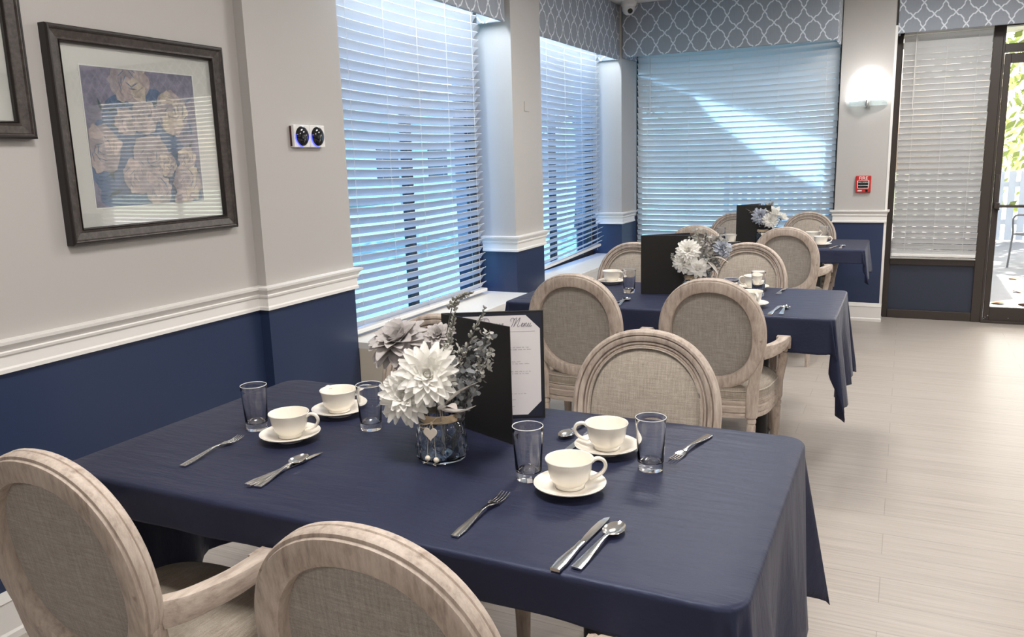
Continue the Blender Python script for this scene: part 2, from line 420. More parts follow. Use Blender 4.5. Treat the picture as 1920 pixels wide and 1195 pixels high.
# window sill shelves with the heater cabinets below
for k, (a, b) in enumerate(((3.272, 4.918), (5.392, 7.198))):
    s_ = thing('sill_shelf', ('white window sill shelf over brown heater cabinet beside the near window',
               'white window sill shelf under the second, narrower side window with ruffled blind')[k], 'window sill', (0, 0, 0), group='window sill shelves')
    MB().box(-2.60, a, 0.545, -2.245, b, 0.578).box(-2.262, a, 0.480, -2.247, b, 0.545).build('shelf_top', 'sill_white', s_, 0, 0.002)
    MB().box(-2.60, a + .001, 0.0, -2.32, b - .001, 0.10).box(-2.60, a + 0.02, 0.10, -2.34, b - 0.02, 0.545).build('heater_cabinet', 'heater_brown', s_, 0)
    MB().box(-2.47, a, 0.0, -2.262, a + 0.02, 0.545).build('end_panel', 'beige_panel', s_, 0, 0.002)

# windows: frames and panes
def window(name, axis, fixed, a, b, z0, z1, pane, fr=0.05, mull=()):
    """fixed: coordinate of the frame's inner face; outside lies beyond"""
    mb = MB(); sg = -1 if axis == 'x' else 1
    def bx(m_, u0, u1, w0, w1, d0, d1):
        if axis == 'x': m_.box(fixed + sg*d0, u0, w0, fixed + sg*d1, u1, w1)
        else: m_.box(u0, fixed + sg*d0, w0, u1, fixed + sg*d1, w1)
    bx(mb, a, a+fr, z0, z1, 0, .06); bx(mb, b-fr, b, z0, z1, 0, .06); bx(mb, a+fr, b-fr, z0, z0+fr, 0, .06); bx(mb, a+fr, b-fr, z1-fr, z1, 0, .06)
    for q in mull: bx(mb, q-.025, q+.025, z0+fr, z1-fr, 0.005, .055)
    o = struct(mb.build(name, 'bronze', smooth=0))
    p = MB(); bx(p, a+fr, b-fr, z0+fr, z1-fr, .028, .032); g = p.build('pane', pane, o, 0)
    return o
window('window_1', 'x', -2.63, 3.27, 4.92, 0.56, 2.42, 'pane_blue', mull=(4.10,))
window('window_2', 'x', -2.63, 5.39, 7.20, 0.56, 2.42, 'pane_blue', mull=(6.30,))
window('window_3', 'y', 7.66, -2.36, -0.545, 0.56, 2.45, 'pane_aqua', mull=())
window('window_5', 'y', 7.70, 2.10, 5.00, 0.56, 2.45, 'pane_clear', mull=(3.55,))

# storefront window 4 with its lower panel, and the door
mb = MB()
mb.box(-0.150, 7.78, 0, -0.085, 7.86, 2.45).box(0.565, 7.77, 0, 0.635, 7.86, 2.45).box(-0.085, 7.78, 2.40, 0.565, 7.86, 2.45)
mb.box(-0.085, 7.775, 0.475, 0.565, 7.86, 0.535).box(-0.085, 7.775, 0.0, 0.565, 7.86, 0.075)
w4 = struct(mb.build('window_4', 'bronze', smooth=0, bevel=0.003))
MB().box(-0.085, 7.80, 0.075, 0.565, 7.83, 0.475).build('lower_panel', 'navy_panel', w4, 0)
MB().box(-0.085, 7.815, 0.535, 0.565, 7.819, 2.40).build('pane', 'pane_smoke', w4, 0)
MB().box(-0.085, 7.765, 0.528, 0.565, 7.782, 0.537).build('sill_strip', 'trim_white', w4, 0)
mb = MB()
mb.box(0.635, 7.77, 0, 0.652, 7.86, 2.45).box(1.60, 7.77, 0, 1.66, 7.86, 2.45).box(0.652, 7.77, 2.20, 1.60, 7.86, 2.265).box(0.652, 7.77, 2.40, 1.60, 7.86, 2.45)
mb.box(0.638, 7.75, 0.0, 1.62, 7.86, 0.022)
df = struct(mb.build('door_1', 'bronze', smooth=0, bevel=0.002))
MB().box(0.652, 7.815, 2.265, 1.60, 7.819, 2.40).build('transom_pane', 'pane_clear', df, 0)
mb = MB()
mb.box(0.656, 7.775, 0.02, 0.700, 7.82, 2.19).box(1.545, 7.775, 0.02, 1.595, 7.82, 2.19).box(0.70, 7.775, 2.115, 1.545, 7.82, 2.19).box(0.70, 7.775, 0.02, 1.545, 7.82, 0.135)
dl = mb.build('door_leaf', 'bronze', df, 0, 0.003)
MB().box(0.70, 7.795, 0.135, 1.545, 7.80, 2.115).build('door_pane', 'pane_clear', dl, 0)
mb = MB().tube([(0.69, 7.70, 0.985), (1.56, 7.70, 0.985)], 0.012, 10); mb.box(0.664, 7.69, 0.965, 0.70, 7.776, 1.01).box(1.55, 7.69, 0.965, 1.585, 7.776, 1.01)
mb.build('push_bar', 'bronze', dl)
mb = MB().box(0.660, 7.755, 0.98, 0.690, 7.775, 1.24); mb.tube([(0.675, 7.765, 0.99), (0.678, 7.735, 0.985), (0.700, 7.725, 0.95)], 0.009, 8); mb.build('lock_case', 'bronze', dl, bevel=0.003)
mb = MB()
for (x, z) in ((0.672, 0.045), (0.690, 0.06), (0.84, 0.045), (0.663, 0.03)): mb.sphere((x, 7.772, z), 0.006, 8, 6)
mb.build('screws', 'cutlery_steel', dl)

# ------------------------------------------------------------------ ceiling lights
for i, (x, y) in enumerate(PANELS):
    t = thing('ceiling_light', 'square recessed ceiling light panel with white frame', 'ceiling light', (x, y, CEIL), group='ceiling light panels')
    mb = MB(); mb.box(-.31, -.31, -.014, .31, -.28, 0).box(-.31, .28, -.014, .31, .31, 0).box(-.31, -.28, -.014, -.28, .28, 0).box(.28, -.28, -.014, .31, .28, 0)
    mb.build('frame', 'trim_white', t, 0)
    MB().box(-.28, -.28, -.006, .28, .28, -.001).build('diffuser', 'lamp_diffuser', t, 0)
    l = bpy.data.lights.new('panel_lamp', 'AREA'); l.shape = 'SQUARE'; l.size = 0.55; l.energy = PANEL_W; l.color = LAMP_C
    lo = bpy.data.objects.new('panel_lamp', l); col.objects.link(lo); lo.parent = t; lo.location = (0, 0, -.012)

# ------------------------------------------------------------------ valances
def valance(label, axis, front, depth, a, b, z0, z1=CEIL - 0.002):
    mb = MB()
    if axis == 'x':
        mb.box(front - 0.02, a, z0, front, b, z1).box(front - depth, b - 0.018, z0, front - 0.02, b, z1).box(front - depth, a, z0, front - 0.02, a + 0.018, z1)
    else:
        mb.box(a, front, z0, b, front + 0.02, z1).box(b - 0.018, front + 0.02, z0, b, front + depth, z1).box(a, front + 0.02, z0, a + 0.018, front + depth, z1)
    return tag(mb.build('valance', 'trellis_fabric', smooth=0, bevel=0.006), label, 'valance', 'grey trellis valances')
valance('grey trellis valance, nearest, over the near side window', 'x', -2.365, 0.20, 3.28, 4.875, 2.335)
valance('grey trellis valance over the second side window, meeting the corner', 'x', -2.365, 0.20, 5.40, 7.19, 2.315)
valance('wide grey trellis valance across the far window, behind the dome camera', 'y', 7.205, 0.40, -2.345, -0.553, 2.335)
valance('grey trellis valance at the right, over the glass door', 'y', 7.55, 0.20, -0.128, 1.75, 2.385)
valance('grey trellis valance far right, over the last window', 'y', 7.50, 0.12, 2.05, 5.05, 2.335)
for (a, b) in ((3.4, 4.78), (5.5, 7.1)):
    t = thing('cove_light', 'slim strip light hidden behind the ' + ('near' if a < 4 else 'second') + ' side window valance', 'light', (-2.44, (a+b)/2, 2.50), group='strip lights behind valances')
    MB().box(-.02, -(b-a)/2, 0.0, .02, (b-a)/2, .03).box(-.005, -(b-a)/2, 0.03, .005, (b-a)/2, .28).build('housing', 'trim_white', t, 0)
    l = bpy.data.lights.new('strip_lamp', 'AREA'); l.shape = 'RECTANGLE'; l.size = 0.035; l.size_y = b - a; l.energy = COVE_W; l.color = (0.80, 0.90, 1.0)
    lo = bpy.data.objects.new('strip_lamp', l); col.objects.link(lo); lo.parent = t; lo.location = (0, 0, -.004)

# ------------------------------------------------------------------ blinds
def blind(label, axis, centre, a, b, ztop, zbot, pitch=0.0488, width=0.056, tilt=44, sag=0.018, cords=5, side=1, ruffle=False, wand=None, loopm=True):
    """slats run from a to b; side: +1 if the room is towards +fixed axis (x) ; room edge is high"""
    mid = (a + b) / 2; Lh = (b - a) / 2
    rot = PI/2 if axis == 'x' else 0.0     # local x along the slats; local -y towards the room
    loc = (centre, mid, 0) if axis == 'x' else (mid, centre, 0)
    t = thing('window_blind', label, 'blind', loc, 0, 'white horizontal slat blinds')
    def W(u, d, z):  # u along, d towards room, z
        return (d, u, z) if axis == 'x' else (u, -d, z)
    n = int((ztop - zbot) / pitch); mb = MB(); nseg = 24
    rnd = random.Random(int(a * 100))
    for k in range(n):
        z = ztop - 0.03 - pitch * (k + 0.5)
        tl = math.radians(tilt + rnd.uniform(-1.5, 1.5)); dx = rnd.uniform(-.003, .003)
        sg = sag * (1 - 0.5 * k / n)
        low = n - 1 - k
        rings = []
        for i in range(nseg + 1):
            q = i / nseg; u = -Lh + 2 * Lh * q
            zz = z - sg * 4 * q * (1 - q); tt = tl; dd = 0.0
            if ruffle and low < 9:
                f_ = (9 - low) / 9.0; r_ = max(0, q - 0.15) / 0.85
                zz += f_ * 0.085 * r_ - 0.012 * f_; dd = 0.035 * f_ * r_ * (1 if low % 2 else 0.4); tt = tl * (1 - 0.45 * f_ * r_) + 0.18 * math.sin(low * 2.1) * r_
            ring = []
            for (c, h) in ((-1, 0), (-.5, .0035), (0, .0048), (.5, .0035), (1, 0), (1, -.0022), (.5, .0010), (0, .0022), (-.5, .0010), (-1, -.0022)):
                cc = c * width / 2
                ring.append(W(u + dx, dd + cc * math.cos(tt) - h * math.sin(tt), zz + cc * math.sin(tt) + h * math.cos(tt)))
            rings.append(ring)
        mb.loft(rings)
    mb.build('slats', 'slat_white', t, 40)
    def bx(m_, u0, u1, d0, d1, z0, z1):
        if axis == 'x': m_.box(d0, u0, z0, d1, u1, z1)
        else: m_.box(u0, -d1, z0, u1, -d0, z1)
        return m_
    bx(MB(), -Lh, Lh, -.03, .03, ztop - .025, ztop + .025).build('head_rail', 'plastic_white', t, 0)
    if not ruffle:
        bx(MB(), -Lh, Lh, -.028, .028, zbot, zbot + .022).build('bottom_rail', 'plastic_white', t, 0, .004)
    else:
        r0 = MB(); rings = []
        for q in (0, .25, .5, .75, 1):
            u = -Lh + 2*Lh*q; z = zbot + 0.06 * max(0, q - .2)
            rings.append([W(u, -.028, z), W(u, .028, z), W(u, .028, z+.022), W(u, -.028, z+.022)])
        r0.loft(rings).build('bottom_rail', 'plastic_white', t, 0, .004)
    for k in range(cords):
        u = -Lh + 0.10 + (2*Lh - 0.20) * k / (cords - 1)
        c = MB(); q = (u + Lh) / (2*Lh); s0 = sag * 4 * q * (1 - q)
        for d in (-.027, .027): c.tube([W(u, d, ztop), W(u, d, (ztop+zbot)/2), W(u, d, zbot + .02)], 0.0010, 5)
        c.build('ladder_cord', 'plastic_white', t)
    if wand:
        u = -Lh + wand
        MB().tube([W(u, .040, ztop - .01), W(u, .042, ztop - 0.62)], 0.0035, 8).build('tilt_wand', 'plastic_white', t)
    return t
blind('white slat blind filling the nearest side window, left of the first grey pier', 'x', -2.545, 3.30, 4.80, 2.46, 0.600)
blind('white slat blind of the second side window, its lowest slats ruffled', 'x', -2.545, 5.42, 7.10, 2.44, 0.612, ruffle=True)
blind('wide white slat blind of the far window with a streak of sunlight', 'y', 7.615, -2.325, -0.560, 2.45, 0.600, pitch=0.0500, width=0.056, tilt=56, wand=0.13)
blind('narrow grey-white slat blind beside the glass door', 'y', 7.735, -0.078, 0.560, 2.41, 0.555, pitch=0.0490, width=0.054, tilt=56, sag=0.0, cords=3, wand=0.09)
blind('white slat blind of the last window far right of the door', 'y', 7.645, 2.13, 4.97, 2.43, 0.600, pitch=0.0500, width=0.055, tilt=50, cords=6)

# ------------------------------------------------------------------ wall fittings
# framed pictures on the picture wall (x = -2.52, facing +x); local: u = y, v = z, out = x
def ellipse_pts(cx, cy, rx, ry, n, wob, rnd, rot=0):
    out = []
    ph = [rnd.uniform(0, 6.28) for _ in range(3)]
    for i in range(n):
        a = 2*PI*i/n; k = 1 + wob*(math.sin(3*a+ph[0])*.5 + math.sin(5*a+ph[1])*.35 + math.sin(8*a+ph[2])*.2)
        x, y = rx*k*math.cos(a), ry*k*math.sin(a)
        out.append((cx + x*math.cos(rot) - y*math.sin(rot), cy + x*math.sin(rot) + y*math.cos(rot)))
    return out
for nm, c in (('print_mauve', (0.25, 0.23, 0.31)), ('print_slate', (0.11, 0.17, 0.29)), ('print_cream', (0.60, 0.51, 0.43)), ('print_blush', (0.50, 0.41, 0.40)),
              ('print_shade', (0.37, 0.32, 0.34)), ('print_green', (0.07, 0.11, 0.12))):
    m = mat(nm, c, 0.75)
    lk(m, mixc(m, ramp(m, noise(m, coords(m, scale=(1, 1, 1)), 26, 5, 0.7), [(0.35, (0, 0, 0)), (0.65, (1, 1, 1))]), tuple(v*0.72 for v in c), tuple(min(1, v*1.22) for v in c)), base(m))
def picture(label, y0, y1, z0, z1, my, mz, full=True):
    """outer frame y0..y1, z0..z1; print rectangle my, mz"""
    X = -2.52; fw_ = 0.052
    t = thing('framed_picture', label, 'picture', (X, (y0+y1)/2, z0), group='framed flower prints')
    cy = (y0+y1)/2
    # mitred frame by sweeping a profile round the rectangle
    prof = [(0, 0.002), (0, 0.030), (0.006, 0.036), (0.012, 0.034), (0.016, 0.028), (0.038, 0.022), (0.044, 0.024), (0.050, 0.018), (fw_, 0.010), (fw_, 0.002)]
    def ring_rect(off, x): 
        return [(x, y0-cy+off, off), (x, y1-cy-off, off), (x, y1-cy-off, z1-z0-off), (x, y0-cy+off, z1-z0-off)]
    mb = MB(); mb.loft([ring_rect(o, x) for (o, x) in prof], False, False, loop=True)
    fo = mb.build('frame', 'frame_dark', t, 20)
    mb = MB(); mb.loft([ring_rect(o, x) for (o, x) in ((-0.001, 0.0), (-0.001, 0.031), (0.004, 0.0375), (0.009, 0.0375), (0.007, 0.030), (0.002, 0.0))], False, False, loop=True)
    mb.loft([ring_rect(o, x) for (o, x) in ((0.046, 0.020), (0.049, 0.026), (0.053, 0.019), (0.054, 0.008), (0.048, 0.008))], False, False, loop=True)
    mb.build('frame_lip', 'frame_edge', fo, 20)
    MB().box(0.001, y0-cy+.04, .04, 0.006, y1-cy-.04, z1-z0-.04).build('mat_board', 'mat_board', t, 0)
    if my:
        a, b = my; c, d = mz; a -= cy; b -= cy; c -= z0; d -= z0
        mb = MB(); mb.loft([[(x, a+o, c+o), (x, b-o, c+o), (x, b-o, d-o), (x, a+o, d-o)] for (o, x) in ((-.004, .0062), (-.004, .0072), (0, .0068), (0, .0062))], False, False, loop=True)
        mb.build('mat_bevel', 'mat_bevel', t, 0)
        mb = MB(); rnd = random.Random(5); mb.box(0.006, a, c, 0.0066, b, d)
        W, Hh = b-a, d-c
        def blob(u, v, ru, rv, mi, x, wob=.12, rot=0, n=40):
            pts = ellipse_pts(u, v, ru, rv, n, wob, rnd, rot)
            pts = [(min(max(p[0], a+.001), b-.001), min(max(p[1], c+.001), d-.001)) for p in pts]
            mb.cur = mi
            mb.loft([[(x-.0002, p[0], p[1]) for p in pts], [(x, p[0], p[1]) for p in pts]], False, True)
        x = .0068
        for (u, v, r) in ((.18, .35, .26), (.45, .62, .28), (.30, .12, .26), (.75, .20, .24), (.62, .45, .2)):
            blob(a+u*W, c+v*Hh, r*W, r*Hh, 1, x, .25); x += .00003
        for i in range(60):   # loose dark foliage strokes
            blob(a+rnd.uniform(.05, .95)*W, c+rnd.uniform(.03, .8)*Hh, rnd.uniform(.012, .03), rnd.uniform(.004, .009), rnd.choice((1, 5, 5)), x, .3, rnd.uniform(0, 3), 14); x += .00001
        for (u, v, r, c1, c2) in ((.40, .93, .16, 3, 2), (.76, .70, .145, 2, 3), (.10, .42, .15, 3, 4), (.50, .66, .11, 4, 3), (.33, .62, .09, 3, 4), (.52, .36, .15, 4, 3), (.38, .22, .12, 3, 4),
                                 (.86, .34, .085, 2, 3), (.84, .15, .13, 3, 2), (.66, .30, .08, 2, 4), (.55, .10, .11, 3, 4), (.78, .02, .08, 3, 2)):
            cu, cv = a+u*W, c+v*Hh; R = r*W
            blob(cu, cv, R*1.05, R*1.1, 4, x, .10); x += .00003
            for lay in range(4):
                k = 6 - lay; rr = R*(1.0 - lay*.19)
                for j in range(k):
                    an = 2*PI*j/k + lay*.5 + rnd.uniform(-.15, .15)
                    blob(cu + rr*.55*math.cos(an), cv + rr*.60*math.sin(an), rr*.60, rr*.40, (c1, c2, c1, 4)[(j+lay) % 4 if rnd.random() < .8 else 0], x, .20, an + rnd.uniform(-.6, .6), 22); x += .00001
            for j in range(26):
                an = rnd.uniform(0, 6.28); rr = R*rnd.uniform(.2, .9)
                blob(cu + rr*math.cos(an), cv + rr*math.sin(an), R*.22, R*.022, (4, 1, 4)[j % 3], x, .3, an+1.2, 10); x += .00001
        mb.build('flower_print', ['print_mauve', 'print_slate', 'print_cream', 'print_blush', 'print_shade', 'print_green'], t, 0)
    MB().box(0.0125, y0-cy+.045, .045, 0.0135, y1-cy-.045, z1-z0-.045).build('glass', 'picture_glass', t, 0)
    return t
picture('dark-framed flower print in blue and cream, whole and nearer the first pier', 1.786, 2.535, 1.229, 1.940, (1.909, 2.390), (1.346, 1.822))
picture('dark-framed picture cut off by the left edge, showing only white mat', 0.96, 1.712, 1.578, 2.289, (1.085, 1.56), (1.70, 2.17))

# twin round gauges on the first pier (x=-2.47)
for k, (yc, lab) in enumerate(((2.929, 'square white wall control with round black face and blue light, left of the pair'), (3.036, 'square white wall control with round black face and blue light, right of the pair'))):
    t = thing('wall_control', lab, 'wall control', (-2.47, yc, 1.60), group='round faced wall controls')
    MB().box(0, -.0525, -.049, .024, .0525, .049).build('plate', 'plastic_white', t, 0, .003)
    MB().box(0.0, -.0485, -.044, .010, -.0535, .044).build('side_panel', 'dark_red', t, 0) if k == 0 else None
    tf = Matrix.Translation((.024, 0, 0)) @ Matrix.Rotation(PI/2, 4, 'Y')
    MB().lathe([(.043, 0), (.043, .003), (.038, .008), (.022, .013), (.004, .015)], 40, tf).build('dial', 'plastic_black', t)
    mb = MB(); mb.tube([(.0268, .0445*math.cos(a), .0445*math.sin(a)) for a in [math.radians(170 + 100*i/20) for i in range(21)]], .0016, 6); mb.build('light_arc', 'led_blue', t)
    t2 = text('— — —', .008, 'lettering', 'ink_grey', t, Matrix.Translation((.0243, -.022, .0455)) @ Matrix.Rotation(PI/2, 4, 'Z') @ Matrix.Rotation(PI/2, 4, 'X'))

t = tag(MB().box(-2.35, 5.10, 1.788, -2.345, 5.175, 1.853).build('blank_plate', 'wall_paint', None, 0, .0015), 'small blank greige wall plate on the second pier', 'wall plate')

# sconce on the far pier
t = thing('wall_sconce', 'lit white half-round glass wall sconce on the far grey pier', 'wall lamp', (-0.325, 7.56, 1.85))
mb = MB(); rings = []
for k in range(13):
    ph = k / 12 * PI / 2
    z = .265 * math.sin(ph) * 1.0 + .02; r = .155 * (math.cos(ph) ** 0.75) + .004
    rings.append([(r * 1.08 * math.cos(a), -r * 0.72 * math.sin(a) - .001, z) for a in [PI*i/28 for i in range(29)]])
mb.loft(rings, True, True)
mb.build('glass_shade', 'sconce_glass', t, 60)
mb = MB(); mb.loft([[(x*.142*1.05, -y*.105-.001, z) for (x, y) in [(math.cos(PI*i/24), math.sin(PI*i/24)) for i in range(25)]] for z in (-.025, .018)], True, True); mb.build('glass_rim', 'sconce_rim', t, 40)
mb = MB().box(-.022, -.018, -.035, .022, 0, .03); mb.lathe([(.016, 0), (.018, .02), (.014, .045), (.006, .055)], 16, Matrix.Translation((0, -.122, -.03))); mb.tube([(0, 0, -.028), (0, -.06, -.034), (0, -.122, -.026)], .008, 8)
mb.build('bracket', 'nickel', t)
l = bpy.data.lights.new('bulb', 'POINT'); l.energy = 1.8; l.shadow_soft_size = .05; l.color = (1, .97, .93)
lo = bpy.data.objects.new('bulb', l); col.objects.link(lo); lo.parent = t; lo.location = (0, -.30, .13)
lo.location = (0, -.13, .16)

# fire alarm pull station
t = thing('fire_alarm', 'red fire alarm pull station below the wall sconce', 'fire alarm', (-0.325, 7.56, 1.182))
mb = MB(); mb.box(-.060, -.030, -.070, .060, 0, .070); mb.build('housing', 'alarm_red', t, 0, .006)
mb = MB(); mb.loft([[(s_*x, y, z) for (s_, x, z) in ((-1, .047, .030), (1, .047, .030), (1, .043, -.036), (-1, .043, -.036))] for y in (-.0295, -.033)]); mb.build('lever_border', 'alarm_white', t, 0)
mb = MB().box(-.040, -.036, .002, .040, -.033, .027).box(-.039, -.035, -.031, .039, -.033, -.012).box(-.040, -.036, -.010, .040, -.033, .000); lev = mb.build('pull_lever', 'plastic_black', t, 0)
MB().box(-.038, -.0355, -.014, .038, -.034, -.008).build('lever_stripe', 'alarm_white', lev, 0)
RX90 = Matrix.Rotation(PI/2, 4, 'X')
text('FIRE', .040, 'lettering', 'alarm_white', t, Matrix.Translation((0, -.0305, .049)) @ RX90)
text('PULL DOWN', .0125, 'lettering', 'alarm_white', lev, Matrix.Translation((0, -.0363, .015)) @ RX90)
MB().box(.020, -.032, -.062, .038, -.030, -.046).build('key_slot', 'plastic_black', t, 0)
MB().box(-.042, -.0315, -.060, -.008, -.030, -.050).build('small_label', 'alarm_white', t, 0)

# dome camera in the ceiling corner
t = thing('dome_camera', 'small white dome security camera at the ceiling corner', 'camera', (-2.245, 7.08, CEIL))
MB().lathe([(.068, 0), (.068, -.030), (.062, -.040), (.058, -.046)], 32).build('base_ring', 'plastic_white', t)
MB().lathe([(.057, -.044), (.056, -.070), (.044, -.096), (.022, -.110), (.004, -.113)], 32).build('ball', 'plastic_white', t)
dv = Vector((0.50, -0.75, -0.45)).normalized(); tf = Matrix.Translation(Vector((0, 0, -.062)) + dv * .030) @ dv.to_track_quat('Z', 'Y').to_matrix().to_4x4()
mb = MB().lathe([(.034, 0), (.034, .012), (.028, .022), (.024, .020)], 28, tf); mb.build('lens_collar', 'plastic_white', t)
MB().lathe([(.022, .012), (.022, .024), (.012, .030), (.002, .031)], 24, tf).build('lens', 'plastic_black', t)

# ------------------------------------------------------------------ chair
def make_chair(name, label, group):
    t = thing(name, label, 'chair', group=group)
    rec = math.radians(9); O = Vector((0, -.215, .730)); a_, b_ = .222, .243
    X = Vector((1, 0, 0)); Y = Vector((0, math.cos(rec), math.sin(rec))); Z = Vector((0, -math.sin(rec), math.cos(rec)))
    def oval(th, r):
        c, s = math.cos(th), math.sin(th); p = 2/2.18
        x = a_ * math.copysign(abs(c) ** p, c); z = b_ * math.copysign(abs(s) ** p, s)
        nx, nz = x / a_**2, z / b_**2; l = math.hypot(nx, nz) or 1
        return x + nx/l*r, z + nz/l*r
    def bp(x, y, z): return tuple(O + X*x + Y*y + Z*z)
    prof = [(.001, -.015), (-.001, -.020), (-.006, -.021), (-.0075, -.0265), (-.012, -.0285), (-.046, -.0285), (-.052, -.026), (-.0545, -.019), (-.054, .004), (-.052, .010), (-.048, .011), (-.0455, .005), (-.0425, .011), (-.0385, .012), (-.036, .005),
            (-.033, .014), (-.024, .018), (-.020, .018), (-.018, .011), (-.015, .018), (-.008, .019), (-.003, .015), (0, .010), (.0005, .002), (-.0015, .000), (.001, -.003)]
    n = 72; mb = MB(); rings = []
    for i in range(n):
        th = 2*PI*i/n; rings.append([bp(*(lambda q: (q[0], y, q[1]))(oval(th, r))) for (r, y) in prof])
    mb.loft(rings, False, False, loop=True); mb.build('back_frame', 'wood_long', t, 35)
    def disc(y0, dome, m_, nm):
        mb = MB(); R = []
        for k, f in enumerate((1, .97, .9, .75, .5, .25)):
            R.append([bp(*(lambda q: (q[0]*f, y0 + dome*(1-f**2.4) + (0 if k else -dome*.25), q[1]*f))(oval(2*PI*i/n, -.052))) for i in range(n)])
        mb.loft(R, False, True); return mb.build(nm, m_, t, 60)
    disc(.002, .014, 'linen_front', 'back_cushion'); disc(-.003, -.004, 'linen_back', 'back_panel')
    mb = MB()
    for sgn in (1, -1):
        mb.tube([bp(*(lambda q: (q[0], .0085, q[1]))(oval(2*PI*i/n, -.0545))) for i in range(n+1)], .0028, 6) if sgn == 1 else None
    mb.build('piping', 'linen_front', t)
    # rear stiles with legs below
    for sgn in (1, -1):
        def P(x, dy, z): return bp(sgn*x, dy, z)
        top = [P(.188, .000, -.060), P(.190, -.003, -.105), P(.180, -.002, -.165)]
        pts = cr(top + [(sgn*.168, -.178, .50), (sgn*.166, -.176, .44), (sgn*.166, -.178, .375)], 4)
        m_ = len(pts)
        sect = [(.020 + .004*(1 if i > m_*.55 else 0), .014 + .010*min(1, i/(m_*.5))) for i in range(m_)]
        mb = MB(); mb.sweep(pts, sect, upv=(0, 1, 0)); mb.build('rear_stile', 'wood_long', t, 40)
        leg = [(.0225, .38), (.0225, .372), (.017, .368), (.020, .360), (.020, .350), (.0165, .345), (.019, .335), (.0185, .18), (.013, .01), (.013, 0)]
        tf = Matrix(((1, 0, 0, sgn*.166), (0, 1, .10, -.216), (0, 0, 1, 0), (0, 0, 0, 1)))
        MB().lathe(list(reversed(leg)), 20, tf).build('rear_leg', 'wood_long', t, 35)
        # front leg, fluted and tapering
        leg = [(.010, 0), (.013, .006), (.014, .03), (.011, .036), (.014, .05), (.023, .30), (.024, .318), (.018, .324), (.025, .332), (.025, .345), (.019, .350), (.024, .356), (.024, .362)]
        MB().lathe(leg, 32, Matrix.Translation((sgn*.212, .205, 0)), rad=lambda a, z: 1 - (.07*abs(math.sin(a*6)) if .05 <= z <= .31 else 0)).build('front_leg', 'wood_long', t, 50)
        MB().box(sgn*.212-.026, .179, .360, sgn*.212+.026, .231, .445).build('leg_block', 'wood_long', t, 0, .004)
        # arm: rises from the oval, sweeps outward to a carved scroll
        ap = cr([P(.200, .016, -.075), (sgn*.232, -.150, .664), (sgn*.256, -.070, .668), (sgn*.262, .000, .672), (sgn*.258, .045, .668)], 5)
        k = len(ap)
        mb = MB(); mb.sweep(ap, [(.015 + .009*i/k, .030 - .013*i/k) for i in range(k)])
        arm = mb.build('arm', 'wood_arm', t, 35); mb = MB()
        tf = Matrix.Translation((sgn*.257, .052, .655)) @ Matrix.Rotation(PI/2, 4, 'Y')
        mb.lathe([(.010, -.029), (.026, -.028), (.028, -.020), (.0255, -.016), (.029, -.010), (.029, .010), (.0255, .016), (.028, .020), (.026, .028), (.010, .029)], 24, tf)
        mb.box(sgn*.257-.027, .008, .672, sgn*.257+.027, .05, .687)
        mb.build('arm_scroll', 'wood_arm', arm, 35)
        pp = cr([(sgn*.257, .060, .650), (sgn*.254, .098, .59), (sgn*.242, .120, .52), (sgn*.232, .110, .45), (sgn*.229, .108, .40)], 5)
        mb = MB(); mb.sweep(pp, (.017, .017), upv=(0, 1, 0)); mb.build('arm_support', 'wood_long', t, 40)
    # seat frame and cushion
    def seat(th, k=1.0):
        c, s = math.cos(th), math.sin(th); p = 2/3.4
        y = .222 * math.copysign(abs(s) ** p, s) * k
        hw = .232 + .018 * (y/.222)
        return hw * math.copysign(abs(c) ** p, c) * k, y + .008
    n = 64
    def ringset(lst): return [[(*seat(2*PI*i/n, k), z) for i in range(n)] for (k, z) in lst]
    MB().loft(ringset([(.90, .368), (.985, .370), (.99, .384), (.975, .390), (1.0, .396), (1.005, .418), (.985, .424), (1.0, .430), (1.0, .442), (.975, .447), (.90, .447)])).build('seat_frame', 'wood_cross', t, 35)
    MB().loft(ringset([(.93, .447), (.985, .450), (.998, .462), (.99, .480), (.955, .496), (.88, .508), (.70, .517), (.40, .520), (.1, .521)])).build('seat_cushion', 'linen_seat', t, 60)
    mb = MB()
    for (k, z) in ((.985, .4505), (.985, .487)): mb.tube([(*seat(2*PI*i/n, k), z) for i in range(n+1)], .0030, 6)
    mb.build('seat_piping', 'linen_front', t)
    return t
chair0 = make_chair('dining_chair', 'oval-backed armchair at front left, back to the camera, paper tag on its arm', 'oval-backed dining armchairs')
chair0.location = (-1.405, 1.13, 0); chair0.rotation_euler.z = math.radians(0)
CH = 'oval-backed dining armchairs'
for (x, y, r, lab) in (
    (-0.665, 1.10, 0, 'oval-backed armchair at front centre, nearest the camera, cut by the bottom edge'),
    (-0.655, 2.00, 180, 'oval-backed armchair facing the camera behind the right cups of the nearest table'),
    (-1.375, 2.03, 180, 'oval-backed armchair mostly hidden behind the flowers and menu of the nearest table'),
    (-1.300, 3.53, 0, 'oval-backed armchair seen from behind at left side of the middle table'),
    (-0.695, 3.545, 0, 'oval-backed armchair seen from behind at right side of middle table, right arm visible'),
    (-1.425, 4.36, 180, 'oval-backed armchair facing the camera behind the middle table, left of its menu'),
    (-0.785, 4.46, 180, 'oval-backed armchair facing the camera behind the cups of the middle table'),
    (-1.340, 6.06, 0, 'oval-backed armchair before the rear table, hidden by the middle flowers except its top'),
    (-0.712, 5.98, 0, 'oval-backed armchair seen from behind before the rear table, beside the wall pier'),
    (-1.300, 6.86, 180, 'oval-backed armchair facing the camera behind the rear table, left of its menu'),
    (-0.715, 6.97, 180, 'oval-backed armchair facing the camera behind the rear table, right of its flowers')):
    dup(chair0, (x, y, 0), math.radians(r), lab, CH)
